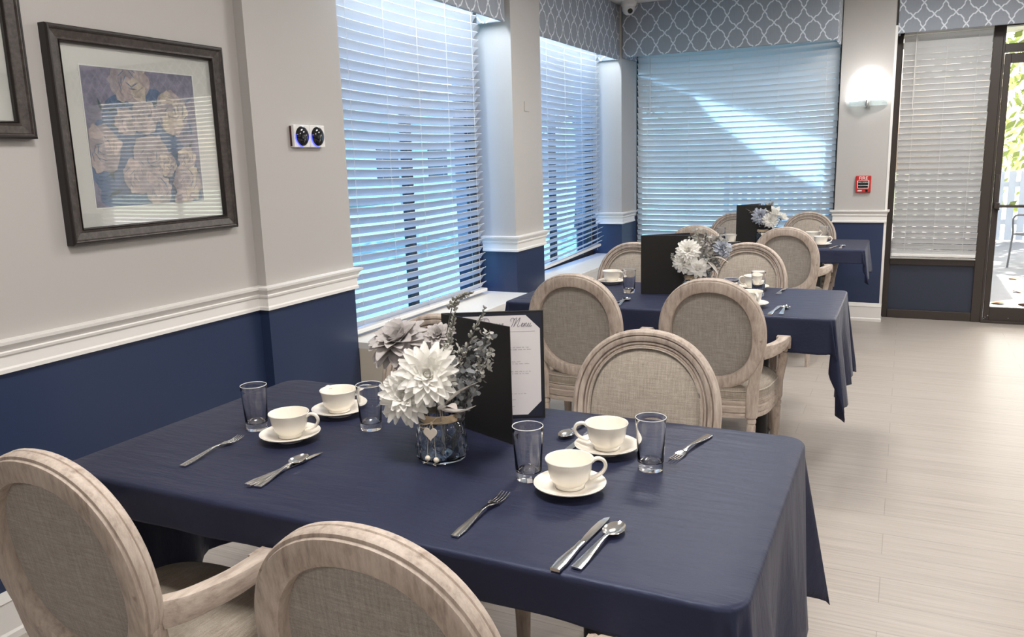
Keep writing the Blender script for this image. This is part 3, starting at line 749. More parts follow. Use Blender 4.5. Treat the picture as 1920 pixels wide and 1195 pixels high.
tagm = MB(); tagm.loft([[(-.020, 0, 0), (.020, 0, 0)], [(-.020, .006, .030), (.020, .008, .030)], [(-.018, .020, .055), (.022, .024, .050)]], False, False, closed=False)
tagm.cur = 1; tagm.tube([(-.008, .0035, .018), (0, .0045, .026), (.009, .004, .024)], .0012, 5)
tg = tagm.build('paper_tag', ['paper', 'ink'], chair0, 60, loc=(.215, -.02, .690), rotz=math.radians(-60)); tg['label'] = 'white paper tag'
so_ = tg.modifiers.new('thick', 'SOLIDIFY'); so_.thickness = .0008
tg.location = (-.0, 0, 0); tg.location = (-.225, -.045, .695)

# ------------------------------------------------------------------ tables and cloths
def cloth(label, x0, x1, y0, y1, r, DR, DF, DB, DL, seed, zt=.762):
    """DR/DF/DB/DL overhang right (+x), front (-y), back (+y), left (-x)"""
    rnd = random.Random(seed); per = []   # (px, py, nx, ny, drop, corner fold parameter)
    cx, cy = (x0+x1)/2, (y0+y1)/2
    corners = [(x1-r, y0+r, -90, DF, DR), (x1-r, y1-r, 0, DR, DB), (x0+r, y1-r, 90, DB, DL), (x0+r, y0+r, 180, DL, DF)]
    NC = 26
    for ci, (ox, oy, a0, d0, d1) in enumerate(corners):
        for k in range(NC + 1):
            q = k / NC; an = math.radians(a0 + 90*q)
            th = q * PI/2
            dd = min(d0 / max(1e-4, math.cos(th)), d1 / max(1e-4, math.sin(th)))
            per.append((ox + r*math.cos(an), oy + r*math.sin(an), math.cos(an), math.sin(an), dd, q, math.atan2(d1, d0)/(PI/2), max(d0, d1)))
        nx_, ny_ = corners[(ci+1) % 4][0:2]; a1 = math.radians(a0 + 90); ex, ey = ox + r*math.cos(a1), oy + r*math.sin(a1)
        fx, fy = nx_ + r*math.cos(a1), ny_ + r*math.sin(a1); Ls = math.hypot(fx-ex, fy-ey); N = int(Ls / .035)
        for k in range(1, N):
            q = k / N; per.append((ex + (fx-ex)*q, ey + (fy-ey)*q, math.cos(a1), math.sin(a1), d1, None, q*Ls, min(q*Ls, (1-q)*Ls)))
    ph = [rnd.uniform(0, 6.28) for _ in range(6)]
    rings = []
    for f in (0.02, .5, .8, .93):
        rings.append([(cx + (p[0]-cx)*f, cy + (p[1]-cy)*f, zt + .0004*math.sin(7*p[0]*f + ph[0])) for p in per])
    rad = .010
    for a in (0, 30, 60, 90):
        an = math.radians(a); rings.append([(p[0] - p[2]*rad*(1-math.sin(an)), p[1] - p[3]*rad*(1-math.sin(an)), zt - rad*(1-math.cos(an))) for p in per])
    K = 14
    for k in range(1, K + 1):
        g = k / K; ring = []
        for p in per:
            d = max(.01, p[4] - rad) * g
            s = p[0]*1.3 - p[1]*1.7
            if p[5] is None:
                edge = min(1, p[7] / .25)
                off = d * (.03 + .05*math.sin(9*s + ph[1]) + .035*math.sin(21*s + ph[2]) + .10*(1-edge))
                z = d
                tx = 0
            else:
                q = p[5]; c = math.sin(q*PI) ** .8
                off = d * (.05 + c * (.05 + .15*math.cos((q - p[6]) * 13)))
                z = d * (1 - .04*c); tx = d * .10 * math.sin(q*2*PI)
            ring.append((p[0] + p[2]*off - p[3]*tx, p[1] + p[3]*off + p[2]*tx, zt - rad - z))
        rings.append(ring)
    mb = MB(); mb.loft(rings, True, False)
    o = mb.build('tablecloth', 'tablecloth', smooth=75)
    so = o.modifiers.new('thick', 'SOLIDIFY'); so.thickness = .0012; so.offset = -1
    return tag(o, label, 'tablecloth', 'navy tablecloths')
def table(label, x0, x1, y0, y1):
    cx, cy = (x0+x1)/2, (y0+y1)/2
    t = thing('dining_table', label, 'table', (cx, cy, 0), group='rectangular dining tables under navy cloths')
    MB().box(x0-cx+.014, y0-cy+.014, .728, x1-cx-.014, y1-cy-.014, .757).build('tabletop', 'table_board', t, 0, .008)
    for sx in (-.43, .43):
        mb = MB(); mb.lathe([(.038, .03), (.038, .70)], 20, Matrix.Translation((sx, 0, 0))); mb.box(sx-.20, -.05, .70, sx+.20, .05, .728)
        mb.build('pedestal', 'black_steel', t, 35)
        mb = MB()
        for (dx, dy) in ((0, .30), (0, -.30)): mb.sweep([(sx, 0, .030), (sx, dy*.6, .024), (sx, dy, .012)], [(.035, .022), (.028, .016), (.022, .010)])
        mb.build('foot', 'black_steel', t, 35)
T1 = (-1.845, -0.185, 1.185, 2.060); T2 = (-1.810, -0.235, 3.625, 4.430); T3 = (-1.800, -0.232, 6.290, 7.045)
for T, la, lc, args in ((T1, 'nearest rectangular table under a navy cloth', 'navy cloth on the nearest table, lit grey at its right end', (.055, .43, .085, .26, .46, 1)),
                        (T2, 'middle rectangular table under a navy cloth', 'navy cloth on the middle table, its corner hanging in a point', (.030, .43, .155, .15, .12, 2)),
                        (T3, 'rear rectangular table under a navy cloth', 'navy cloth on the rear table before the far window', (.030, .24, .10, .12, .12, 3))):
    table(la, *T); cloth(lc, T[0], T[1], T[2], T[3], *args)

TZ = .7632
# ------------------------------------------------------------------ tableware
def make_saucer(mt):
    t = MB().lathe([(.001, .004), (.034, .004), (.036, 0), (.040, 0), (.041, .004), (.060, .009), (.0785, .0185), (.0790, .0205), (.0775, .0210), (.058, .0125), (.040, .0085), (.033, .0090), (.031, .0075), (.001, .0075)], 56)
    return t.build('saucer', mt, None, 35)
def make_cup(mt):
    t = thing('teacup', 'x', 'cup')
    fl = lambda a, z: 1 + .022 * math.sin(9*a + z*90) * max(0, 1 - abs(z-.028)/.022)
    pr = [(.001, .004), (.026, .004), (.027, 0), (.030, 0), (.031, .004), (.030, .007), (.036, .012), (.043, .022), (.0465, .038), (.0485, .052), (.0515, .060), (.0530, .0635), (.0522, .0650), (.0500, .0640),
          (.0462, .054), (.0440, .038), (.0405, .024), (.033, .014), (.020, .0095), (.001, .009)]
    MB().lathe(pr, 72, rad=fl).build('bowl', mt, t, 35)
    MB().tube(cr([(.0475, 0, .055), (.060, 0, .0605), (.073, 0, .056), (.0785, 0, .043), (.072, 0, .029), (.058, 0, .020), (.0430, 0, .0165)], 6), [.0050]*3 + [.0042]*34, 10, flat=1.35, upv=(0, 1, 0)).build('handle', mt, t)
    return t
saucer_p = make_saucer('ceramic'); cup_p = make_cup('ceramic')
first_cup = [True]
def cup_set(x, y, hang, where, group='cream teacups and saucers'):
    """hang: world angle (deg) the handle points to"""
    global saucer_p, cup_p
    if first_cup[0]: s = saucer_p; c = cup_p; first_cup[0] = False
    else: s = saucer_p.copy(); col.objects.link(s); c = dup(cup_p, (0, 0, 0), 0, '')
    s.location = (x, y, TZ); tag(s, 'cream saucer ' + where, 'saucer', 'cream saucers')
    c.location = (x, y, TZ + .0092); c.rotation_euler.z = math.radians(hang); tag(c, 'cream teacup ' + where, 'cup', 'cream teacups')
cup_set(-1.423, 1.566, 20, 'at the nearest table, in front of the left pair')
cup_set(-1.435, 1.790, 155, 'at the nearest table, behind the left pair')
cup_set(-0.617, 1.528, 30, 'at the nearest table, frontmost on the right')
cup_set(-0.621, 1.782, 192, 'at the nearest table, second on the right, handle turned left')
cup_set(-1.474, 4.330, -10, 'on the middle table, left of its menu')
cup_set(-0.620, 3.835, -60, 'on the middle table, half hidden by the chair back')
cup_set(-0.690, 4.330, 205, 'on the middle table, handle turned left, behind a glass')
cup_set(-0.553, 6.500, 10, 'on the rear table, in front')
cup_set(-0.650, 6.850, 30, 'on the rear table, behind the front cup')
cup_set(-1.230, 6.560, 200, 'on the rear table, left of its menu, mostly hidden')

pr = [(.001, 0), (.0275, 0), (.0285, .002), (.0292, .016), (.0300, .020), (.0345, .110), (.0352, .1235), (.0345, .1250), (.0335, .1240), (.0325, .110), (.0278, .024), (.0250, .0195), (.001, .0180)]
glass_p = MB().lathe(pr, 48).build('glass_tumbler', 'glass', None, 35)
for k, (x, y, where) in enumerate(((-1.569, 1.599, 'at far left of the nearest table'), (-1.270, 1.714, 'left of the vase on the nearest table'), (-0.727, 1.555, 'beside the black menu, front right of the nearest table'),
        (-0.490, 1.710, 'rightmost on the nearest table'), (-1.283, 4.055, 'on the middle table, left of its menu'), (-0.716, 3.845, 'on the middle table, only its rim over the chair back'), (-0.636, 4.135, 'on the middle table, in front of a teacup'),
        (-0.558, 6.780, 'on the rear table, behind the cups'), (-1.317, 6.590, 'on the rear table, left of the menu'))):
    if k == 0:
        g = glass_p; rim = MB().tube([(.0344*math.cos(2*PI*i/48), .0344*math.sin(2*PI*i/48), .1243) for i in range(49)], .0010, 8).build('rim', 'glass_rim', glass_p)  # whitish ring added to imitate the bright highlight on the lip
    else: g = dup(glass_p, (0, 0, 0), 0, '')
    g.location = (x, y, TZ); tag(g, 'clear glass tumbler ' + where, 'glass', 'clear glass tumblers')

# cutlery: lies along +y from the handle end at the origin
def make_fork():
    t = thing('dinner_fork', 'x', 'fork')
    pts = [(0, 0, .0016), (0, .03, .0030), (0, .07, .0060), (0, .11, .0095), (0, .135, .0085), (0, .150, .0060)]
    w_ = [.0085, .0095, .0065, .0035, .0035, .0075]
    mb = MB(); mb.sweep(cr(pts, 4), [(v, .0016) for v in [ (lambda f: w_[int(f)] + (w_[min(5, int(f)+1)]-w_[int(f)])*(f-int(f)))(i/4) for i in range(21)]]); mb.build('handle', 'cutlery_steel', t, 50)
    rings = []
    for q in range(7):
        f = q/6; y = .150 + .022*f; hw = .0075 + .0045*min(1, f*1.6); z = .0060 - .0030*f
        rings.append([(x*hw, y, z + .0016*x*x + d) for (x, d) in [(-1, 0), (-.5, 0), (0, 0), (.5, 0), (1, 0), (1, -.0014), (.5, -.0014), (0, -.0014), (-.5, -.0014), (-1, -.0014)]])
    mb = MB(); mb.loft(rings); mb.build('neck', 'cutlery_steel', t, 50)
    for k in range(4):
        x = (k-1.5)*.0066
        MB().sweep([(x, .168, .0032), (x, .190, .0022), (x*1.02, .208, .0042), (x*1.02, .218, .0068)], [(.0019, .0010), (.0018, .0009), (.0014, .0008), (.0007, .0005)]).build('tine', 'cutlery_steel', t, 50)
    return t
def make_spoon():
    t = thing('teaspoon', 'x', 'spoon')
    pts = [(0, 0, .0016), (0, .03, .0025), (0, .07, .0060), (0, .11, .0090), (0, .135, .0080)]; w_ = [.0105, .0095, .0065, .0035, .0038]
    mb = MB(); mb.sweep(cr(pts, 4), [(v, .0015) for v in [ (lambda f: w_[int(f)] + (w_[min(4, int(f)+1)]-w_[int(f)])*(f-int(f)))(i/4) for i in range(17)]]); mb.build('handle', 'cutlery_steel', t, 50)
    rings = []
    n = 28
    for (k, z) in ((1, 0), (.86, -.0030), (.62, -.0058), (.32, -.0074), (.05, -.0080)):
        rings.append([(k*.0200*math.cos(2*PI*i/n)*(1 - .12*math.sin(2*PI*i/n)), .163 + k*.031*math.sin(2*PI*i/n), .0092 + z) for i in range(n)])
    out = [[(p[0]*1.03, .163+(p[1]-.163)*1.03, p[2]-.0012) for p in r] for r in rings]
    mb = MB(); mb.loft(list(reversed(out)) + rings, True, True); mb.build('bowl', 'cutlery_steel', t, 50)
    return t
def make_knife():
    t = thing('table_knife', 'x', 'knife')
    w_ = [.0095, .0105, .0085, .0060, .0062]; pts = [(0, 0, .0035), (0, .03, .0040), (0, .06, .0040), (0, .09, .0036), (0, .115, .0032)]
    mb = MB(); mb.sweep(cr(pts, 4), [(v, .0030) for v in [ (lambda f: w_[int(f)] + (w_[min(4, int(f)+1)]-w_[int(f)])*(f-int(f)))(i/4) for i in range(17)]]); mb.build('handle', 'cutlery_steel', t, 50)
    rings = []
    for (y, l, r) in ((.113, -.0055, .0055), (.122, -.0070, .0062), (.150, -.0092, .0070), (.185, -.0098, .0072), (.215, -.0085, .0070), (.232, -.0040, .0062), (.238, .0020, .0048)):
        rings.append([(l, y, .0022), (r, y, .0034), (r, y, .0018), (l, y, .0018)])
    mb = MB(); mb.loft(rings); mb.build('blade', 'cutlery_steel', t, 30)
    return t
fork_p, spoon_p, knife_p = make_fork(), make_spoon(), make_knife(); used = set()
def cutlery(proto, length, h, tip, where, nm, grp):
    h, tip = Vector(h), Vector(tip); d = (tip - h).normalized(); mid = (h + tip) / 2
    p = mid - d * length/2; r = math.atan2(-d.x, d.y); lab = where
    if nm not in used: used.add(nm); o = proto; o.location = (p.x, p.y, TZ+.0005); o.rotation_euler.z = r; tag(o, lab, nm, grp)
    else: o = dup(proto, (p.x, p.y, TZ+.0005), r, lab, grp)
    return o
FG, SG, KG = 'steel forks', 'steel spoons', 'steel knives'
cutlery(fork_p, .218, (-1.535, 1.297), (-1.557, 1.537), 'steel fork at far left of the nearest table', 'fork', FG)
cutlery(fork_p, .218, (-0.739, 1.232), (-0.736, 1.459), 'steel fork on the nearest table, its handle end over the front chair back', 'fork', FG)
cutlery(fork_p, .218, (-0.413, 1.980), (-0.458, 1.770), 'steel fork lying right of the rightmost glass on the nearest table', 'fork', FG)
cutlery(fork_p, .218, (-1.304, 2.035), (-1.313, 1.826), 'steel fork lying left of the vase, behind a glass', 'fork', FG)
cutlery(knife_p, .238, (-1.296, 1.271), (-1.275, 1.514), 'steel knife beside a spoon on the left of the nearest table', 'knife', KG)
cutlery(spoon_p, .194, (-1.272, 1.275), (-1.293, 1.478), 'steel spoon resting against a knife on the left of the nearest table', 'spoon', SG)
cutlery(knife_p, .238, (-0.511, 1.188), (-0.496, 1.428), 'steel knife at front right of the nearest table', 'knife', KG)
cutlery(spoon_p, .194, (-0.481, 1.205), (-0.460, 1.412), 'steel spoon at front right of the nearest table', 'spoon', SG)
cutlery(spoon_p, .194, (-0.738, 1.985), (-0.754, 1.842), 'steel spoon behind the handle-left teacup of the nearest table', 'spoon', SG)
cutlery(knife_p, .238, (-0.700, 1.965), (-0.712, 1.742), 'steel knife partly under the handle-left teacup of the nearest table', 'knife', KG)
cutlery(knife_p, .238, (-1.496, 2.010), (-1.507, 1.80), 'steel knife behind the back left teacup of the nearest table', 'knife', KG)
cutlery(knife_p, .238, (-1.250, 3.650), (-1.235, 3.86), 'steel knife on the middle table, beside the left chair back', 'knife', KG)
cutlery(spoon_p, .194, (-1.215, 3.660), (-1.225, 3.86), 'steel spoon on the middle table, beside the left chair back', 'spoon', SG)
cutlery(knife_p, .238, (-0.508, 3.645), (-0.495, 3.88), 'steel knife near the right end of the middle table', 'knife', KG)
cutlery(spoon_p, .194, (-0.464, 3.665), (-0.466, 3.87), 'steel spoon near the right end of the middle table', 'spoon', SG)
cutlery(fork_p, .218, (-0.540, 4.385), (-0.548, 4.19), 'steel fork alone near the back of the middle table', 'fork', FG)
cutlery(knife_p, .238, (-0.470, 6.320), (-0.430, 6.54), 'steel knife on the rear table', 'knife', KG)
cutlery(spoon_p, .194, (-0.405, 6.340), (-0.398, 6.54), 'steel spoon on the rear table', 'spoon', SG)

# ------------------------------------------------------------------ menus
SCRIPT = {   # handwriting strokes, em height 1
 'D': [[(.30,.92),(.24,.55),(.14,.10),(.02,.06),(-.02,.14),(.12,.16),(.35,.02),(.62,.10),(.80,.40),(.78,.75),(.52,.98),(.15,.98),(-.18,.80),(-.26,.55),(-.12,.42),(.02,.50)]],
 'i': [[(0,.05),(.10,.38),(.04,.12),(.10,.03),(.22,.14)], [(.15,.52),(.16,.56)]],
 'n': [[(0,.04),(.08,.40),(.04,.04),(.16,.34),(.26,.40),(.24,.14),(.30,.03),(.40,.12)]],
 'e': [[(0,.14),(.14,.20),(.20,.34),(.12,.40),(.04,.26),(.06,.08),(.16,.03),(.30,.14)]],
 'r': [[(0,.06),(.10,.42),(.10,.34),(.22,.40),(.18,.12),(.26,.04),(.36,.12)]],
 'M': [[(-.10,.60),(-.22,.75),(-.10,.95),(.12,.90),(.14,.50),(.04,.04)], [(.12,.72),(.34,.98),(.40,.80),(.30,.20),(.28,.04),(.50,.60),(.72,.98),(.72,.60),(.66,.14),(.76,.02),(.90,.14)]],
 'u': [[(0,.16),(.08,.40),(.04,.12),(.12,.03),(.24,.18),(.30,.40),(.26,.12),(.32,.03),(.44,.14)]]}
def make_menu(label, loc, ang_front, ang_back, page=True):
    t = thing('menu_folder', label, 'menu', loc, 0, 'black menu folders standing open')
    Wd, Hh = .276, .305
    for nm, ang, sgn in (('front_cover', ang_front, 1), ('back_cover', ang_back, -1)):
        R = Matrix.Rotation(math.radians(ang), 4, 'Z')
        mb = MB().box(.001, -.002, 0, Wd, .002, Hh, R); o = mb.build(nm, 'menu_leather', t, 0, .0012)
    R = Matrix.Rotation(math.radians(ang_back), 4, 'Z')     # lining faces local -y
    MB().box(.006, -.0030, .006, Wd-.006, -.0022, Hh-.006, R).build('lining', 'menu_lining', t, 0)
    R2 = Matrix.Rotation(math.radians(ang_front), 4, 'Z')
    MB().box(.006, .0022, .006, Wd-.006, .0030, Hh-.006, R2).build('lining', 'menu_lining', t, 0)
    if page:
        a, b, c, d = .020, Wd-.010, .012, Hh-.012; k = .038
        out = [(a+k, c), (b-k, c), (b, c+k), (b, d-k), (b-k, d), (a+k, d), (a, d-k), (a, c+k)]
        mb = MB(); mb.loft([[(x, -.0030, z) for x, z in out], [(x, -.0036, z) for x, z in out]], tf=R); page_o = mb.build('menu_page', 'paper', t, 0)
        mb = MB(); x = .103; S = .0262
        for ch in 'Dinner Menu':
            if ch == ' ': x += S*.75; continue
            for st in SCRIPT[ch]:
                pts = cr([((px + .28*pz)*S + x, -.0040, pz*S + .2610) for px, pz in st], 4) if len(st) > 2 else [((px + .28*pz)*S + x, -.0040, pz*S + .2610) for px, pz in st]
                mb.tube([tuple(p) for p in pts], .00055, 4, R, flat=1, upv=(0, 1, 0))
            x += S * {'D': .80, 'M': 1.0, 'i': .24, 'n': .40, 'e': .28, 'r': .34, 'u': .42}[ch]
        mb.build('script_heading', 'ink', page_o, 0)
        mb = MB().box(.040, -.0040, .2480, .252, -.0036, .2486, R); rnd = random.Random(3)
        for (z, x1) in ((.231, .165), (.203, .232), (.197, .238), (.191, .150), (.163, .205), (.157, .232), (.135, .242), (.129, .236), (.103, .180), (.097, .165), (.072, .225), (.055, .195), (.036, .190)):
            xx = .090 if z < .23 else .120
            xx = .060
            while xx < x1:
                wl = rnd.uniform(.004, .013)
                n = int(wl/.0016)
                for q in range(max(2, n)):
                    hh = rnd.choice((.0013, .0013, .0020)); mb.box(xx + q*.0016, -.0040, z, xx + q*.0016 + .0010, -.0036, z + hh, R)
                xx += wl + .0028
        mb.build('menu_text', 'ink_grey', page_o, 0)
    return t
make_menu('black menu folder open to the page headed Dinner Menu, on the nearest table', (-1.111, 1.843, TZ), -22, 27)
make_menu('black menu folder standing on the middle table', (-1.216, 4.040, TZ), 8, 40, False)
make_menu('black menu folder standing on the rear table', (-1.190, 6.540, TZ), 0, 58, False)

# ------------------------------------------------------------------ flowers
def petal(mb, M, az, e0, L, Wd, curl, cup=.18, r0=.0, nl=6, nw=4, tip=1.0, twist=0):
    ca, sa = math.cos(az), math.sin(az); vs = []; fs = []
    x, z, e = r0, 0.0, e0
    for i in range(nl + 1):
        s = i / nl
        w_ = Wd * (max(0.0, math.sin(PI * (s ** .75) * .96 + .04)) ** .75) * (1 if s < .95 else tip) + .0006
        for j in range(nw + 1):
            u = (j / nw - .5) * 2
            lift = cup * w_ * u * u
            px = x - lift * math.sin(e); pz = z + lift * math.cos(e); py = u * w_ + twist * s * L
            vs.append((px*ca - py*sa, px*sa + py*ca, pz))
        e -= curl / nl; x += L/nl * math.cos(e); z += L/nl * math.sin(e)
    for i in range(nl):
        for j in range(nw):
            a = i*(nw+1)+j; fs.append((a, a+1, a+nw+2, a+nw+1))
    mb.add(vs, fs, M)
def frame_at(c, d):
    return Matrix.Translation(Vector(c)) @ Vector(d).normalized().to_track_quat('Z', 'Y').to_matrix().to_4x4()
def stem(mb, c, base_, r=.0017):
    c = Vector(c); b = Vector(base_); mid = (c + b)/2 + Vector(((c.x-b.x)*.12, (c.y-b.y)*.12, .01))
    mb.tube(cr([tuple(b), tuple(mid), tuple(c)], 6), r, 6)
def bloom(name, label, c, d, R, mt, base_, layers, seed=1, wide=.23, group=None):
    rnd = random.Random(seed); t = thing(name, label, 'flower', base_, group=group); o = Vector(base_)
    M = frame_at(Vector(c) - o, d); mb = MB()
    for li, (n, e, L, curl) in enumerate(layers):
        for k in range(n):
            az = 2*PI*(k + .5*(li % 2))/n + rnd.uniform(-.1, .1)
            petal(mb, M, az, math.radians(e) + rnd.uniform(-.12, .12), R*L*rnd.uniform(.9, 1.08), R*wide*rnd.uniform(.85, 1.1), curl + rnd.uniform(-.15, .15), rnd.uniform(.15, .55), R*.05, twist=rnd.uniform(-.1, .1))
    mb.sphere((0, 0, 0), R*.16, 12, 8, (1, 1, .9), M @ Matrix.Translation((0, 0, R*.10)))
    mb.build('petals', mt, t, 60)
    s_ = MB(); stem(s_, Vector(c) - o - Vector(d).normalized()*.004, (0, 0, 0)); 
    for k in range(5): petal(s_, frame_at(Vector(c)-o - Vector(d).normalized()*.006, d), k*1.25, .1, R*.35, R*.08, .5)
    s_.build('stem', 'stem_dark', t, 60)
    return t
DAHLIA = [(6, 84, .38, .2), (8, 72, .52, .3), (10, 58, .68, .5), (12, 42, .82, .6), (13, 24, .95, .6), (14, 6, 1.0, .5), (11, -12, .92, .5)]
MUM = [(8, 86, .30, .1), (10, 74, .45, .2), (12, 62, .60, .4), (14, 48, .74, .5), (16, 33, .88, .5), (18, 16, .98, .4), (17, 0, 1.0, .3), (12, -16, .9, .3)]
def sprig(name, label, pts, base_, mt, seed, buds=True, r=.0013, group=None, tip=.10):
    rnd = random.Random(seed); t = thing(name, label, 'flower sprig', base_, group=group); o = Vector(base_)
    path = cr([tuple(Vector(p) - o) for p in pts], 8); mb = MB(); mb.tube(path, r, 6); mb.build('stem', 'stem_dark', t, 60)
    mb = MB(); tot = sum((path[i+1]-path[i]).length for i in range(len(path)-1)); acc = 0
    for i in range(len(path)-1):
        seg = (path[i+1]-path[i]); acc += seg.length
        if tot - acc > tip: continue
        f = (tot-acc)/tip
        for q in range(3):
            az = rnd.uniform(0, 6.28); d = seg.normalized(); a = d.orthogonal().normalized(); b = d.cross(a)
            out = (a*math.cos(az) + b*math.sin(az)) ; p = path[i] + seg*rnd.random() + out*(.0035 + .006*f)
            dd = (d*.9 + out*.7).normalized(); M = Matrix.Translation(p) @ dd.to_track_quat('Z', 'Y').to_matrix().to_4x4()
            sz = .0026 + .0022*f
            mb.sphere((0, 0, 0), sz, 7, 5, (.8, .8, 1.7), M)
    mb.build('buds', mt, t, 60)
    return t
def leaf_cluster(name, label, cens, base_, mt, seed, n=90, Lr=(.012, .020), spread=.05, round_=.42, cat='foliage', group=None):
    rnd = random.Random(seed); t = thing(name, label, cat, base_, group=group); o = Vector(base_); mb = MB(); st = MB()
    for c in cens:
        c = Vector(c) - o; path = cr([(0, 0, 0), tuple(c*.55 + Vector((0, 0, .015))), tuple(c)], 8); st.tube(path, .0013, 5)
        for k in range(n // len(cens)):
            q = 1 - rnd.random()**1.5*.62; i = int(q*(len(path)-1)); p = path[i]
            d = Vector((rnd.gauss(0, 1), rnd.gauss(0, 1), rnd.gauss(.3, 1))).normalized()
            side = p + d*spread*rnd.random(); st.tube([tuple(p), tuple(side)], .0006, 4) if k % 2 == 0 else None
            L = rnd.uniform(*Lr); petal(mb, frame_at(side, Vector((rnd.gauss(0, 1), rnd.gauss(0, 1), rnd.gauss(.5, 1)))), rnd.uniform(0, 6.28), rnd.uniform(-.3, .8), L, L*round_, .3, .25, nl=4, nw=2)
    st.build('stems', 'stem_dark', t, 60); mb.build('leaves', mt, t, 60)
    return t
def long_leaves(name, label, specs, base_, mt, group=None):
    t = thing(name, label, 'foliage', base_, group=group); o = Vector(base_)
    for (a, b, Wd, sag) in specs:
        A = Vector(a) - o; B = Vector(b) - o; d = B - A; mb = MB()
        rings = []; side = d.cross(Vector((0, 0, 1))).normalized(); n = 12
        vs = []
        mb.tube([(0, 0, 0), tuple(A)], .0012, 5)
        for i in range(n+1):
            s = i/n; p = A + d*s + Vector((0, 0, sag*math.sin(PI*s))); w_ = Wd*math.sin(PI*min(1, s*.92+.06))**.8*(1-s*.25) + .0003; cu = .25*w_
            nrm = side.cross(d.normalized())
            rings.append([tuple(p + side*w_*u + nrm*(cu*u*u)) for u in (-1, -.5, 0, .5, 1)])
        mb.loft(rings, False, False, closed=False); mb.build('leaf', mt, t, 60)
    return t

def vase(label, loc, face, tumb=True):
    t = thing('glass_vase', label, 'vase', loc, group='quilted blue glass vases')
    pr_o = [(.001, 0), (.052, 0), (.058, .002), (.0605, .008)] + [(.0615 - .0065*((k/28)**2.2), .010 + .078*k/28) for k in range(29)] + [(.0525, .094), (.0475, .100), (.0455, .106), (.0455, .118), (.0480, .126), (.0505, .130)]
    def quilt(a, z):
        if not .010 < z < .092: return 1
        u = a*11/PI/2*2; v_ = z/.0165
        p = abs(math.sin((u + v_)*PI/2)) ; q = abs(math.sin((u - v_)*PI/2))
        return 1 + .050*min(p, q) - .010
    pr_i = [(.0490, .1295), (.0465, .125), (.0435, .117), (.0435, .107), (.0500, .092), (.0560, .060), (.0570, .012), (.050, .0065), (.001, .006)]
    mb = MB(); mb.lathe(pr_o + pr_i, 132, rad=quilt); mb.build('jar', 'blue_glass', t, 25)
    MB().lathe([(.0462, .097), (.0490, .099), (.0485, .108), (.0470, .116), (.0460, .117), (.0455, .108), (.0462, .097)], 48, cap0=False, cap1=False).build('burlap_band', 'burlap', t, 40)
    f = Vector((math.cos(face), math.sin(face), 0)); s = Vector((-f.y, f.x, 0)); K = f*.052 + Vector((0, 0, .1025))
    mb = MB(); mb.sphere(tuple(K), .0042, 10, 8)
    def pt(a, b, c): return tuple(K + f*a + s*b + Vector((0, 0, c)))
    # loops of the bow (s>0 lies to the right seen from the front)
    mb.tube(cr([pt(0, 0, 0), pt(.003, .014, .014), pt(-.002, .032, .018), pt(-.006, .036, .010), pt(-.002, .022, .002), pt(0, 0, 0)], 6), .0013, 6)
    mb.tube(cr([pt(0, 0, 0), pt(.004, -.014, -.002), pt(0, -.029, -.004), pt(-.002, -.032, -.011), pt(.003, -.020, -.013), pt(.003, -.010, -.008)], 6), .0013, 6)
    mb.tube(cr([pt(.002, 0, 0), pt(.004, -.004, -.010), pt(.006, -.009, -.045), pt(.009, -.010, -.078), pt(.009, -.010, -.092), pt(.010, -.022, -.098)], 5), .0011, 6)
    mb.tube(cr([pt(.002, 0, 0), pt(.004, .004, -.010), pt(.006, .008, -.045), pt(.009, .011, -.078), pt(.009, .012, -.092), pt(.011, .004, -.098), pt(.012, .012, -.1005)], 5), .0011, 6)
    bow = mb.build('twine_bow', 'twine', t, 60)
    mb = MB(); mb.sphere(pt(.009, -.010, -.084), .0068, 16, 12); mb.build('wooden_bead', 'pale_wood', bow)
    mb = MB(); mb.sphere(pt(.009, .0115, -.087), .0068, 16, 12); mb.build('wooden_bead', 'pale_wood', bow)
    hp = []
    for k in range(48):
        a = 2*PI*k/48; hp.append((16*math.sin(a)**3, 13*math.cos(a) - 5*math.cos(2*a) - 2*math.cos(3*a) - math.cos(4*a)))
    Mh = Matrix.Translation(K + f*.009 + Vector((0, 0, -.022)))
    rings = [[tuple(s*(x*.00107) + f*y_ + Vector((0, 0, z*.00112))) for (x, z) in hp] for y_ in (0, .0022)]
    mb = MB(); mb.loft(rings, tf=Mh); mb.build('heart_tag', 'pale_wood', bow, 0)
    return t
def face_to(x, y): return math.atan2(-y, -x)
V1 = (-0.980, 1.600, TZ); b1 = (-0.980, 1.600, TZ + .012)
vase('quilted blue glass vase with a wooden heart tag, on the nearest table', V1, face_to(-.98, 1.60) - .42)
tc = Vector((.5, -.75, .35))
def B1(dx, dy): return (V1[0]+dx, V1[1]+dy, TZ+.012)
bloom('dahlia', 'large grey dahlia leaning left, on the nearest table', (-1.118, 1.645, 1.030), (-.05, -.45, .9), .083, 'petal_grey', B1(.02, -.01), DAHLIA, 2, .25)
bloom('dahlia', 'large white dahlia, the upper one, on the nearest table', (-.992, 1.575, .975), (.35, -.85, .42), .080, 'petal_white', B1(.01, .02), MUM, 3, .17)
bloom('dahlia', 'white dahlia, the lower one, hanging over the blue vase rim', (-1.045, 1.555, .925), (.05, -.85, .35), .070, 'petal_white', B1(.0, -.02), MUM, 4, .19)
bloom('dahlia', 'small grey bloom between the large grey dahlia and the lavender', (-1.012, 1.660, 1.050), (.2, -.6, .8), .040, 'petal_grey', B1(-.02, .0), DAHLIA, 5, .24)
sprig('lavender_sprig', 'tallest grey lavender sprig, bent over to the right, on the nearest table', [B1(.0, .01), (-.985, 1.64, 1.00), (-.975, 1.66, 1.105), (-.955, 1.66, 1.145), (-.91, 1.66, 1.162)], B1(.0, .01), 'sage', 11, tip=.075)
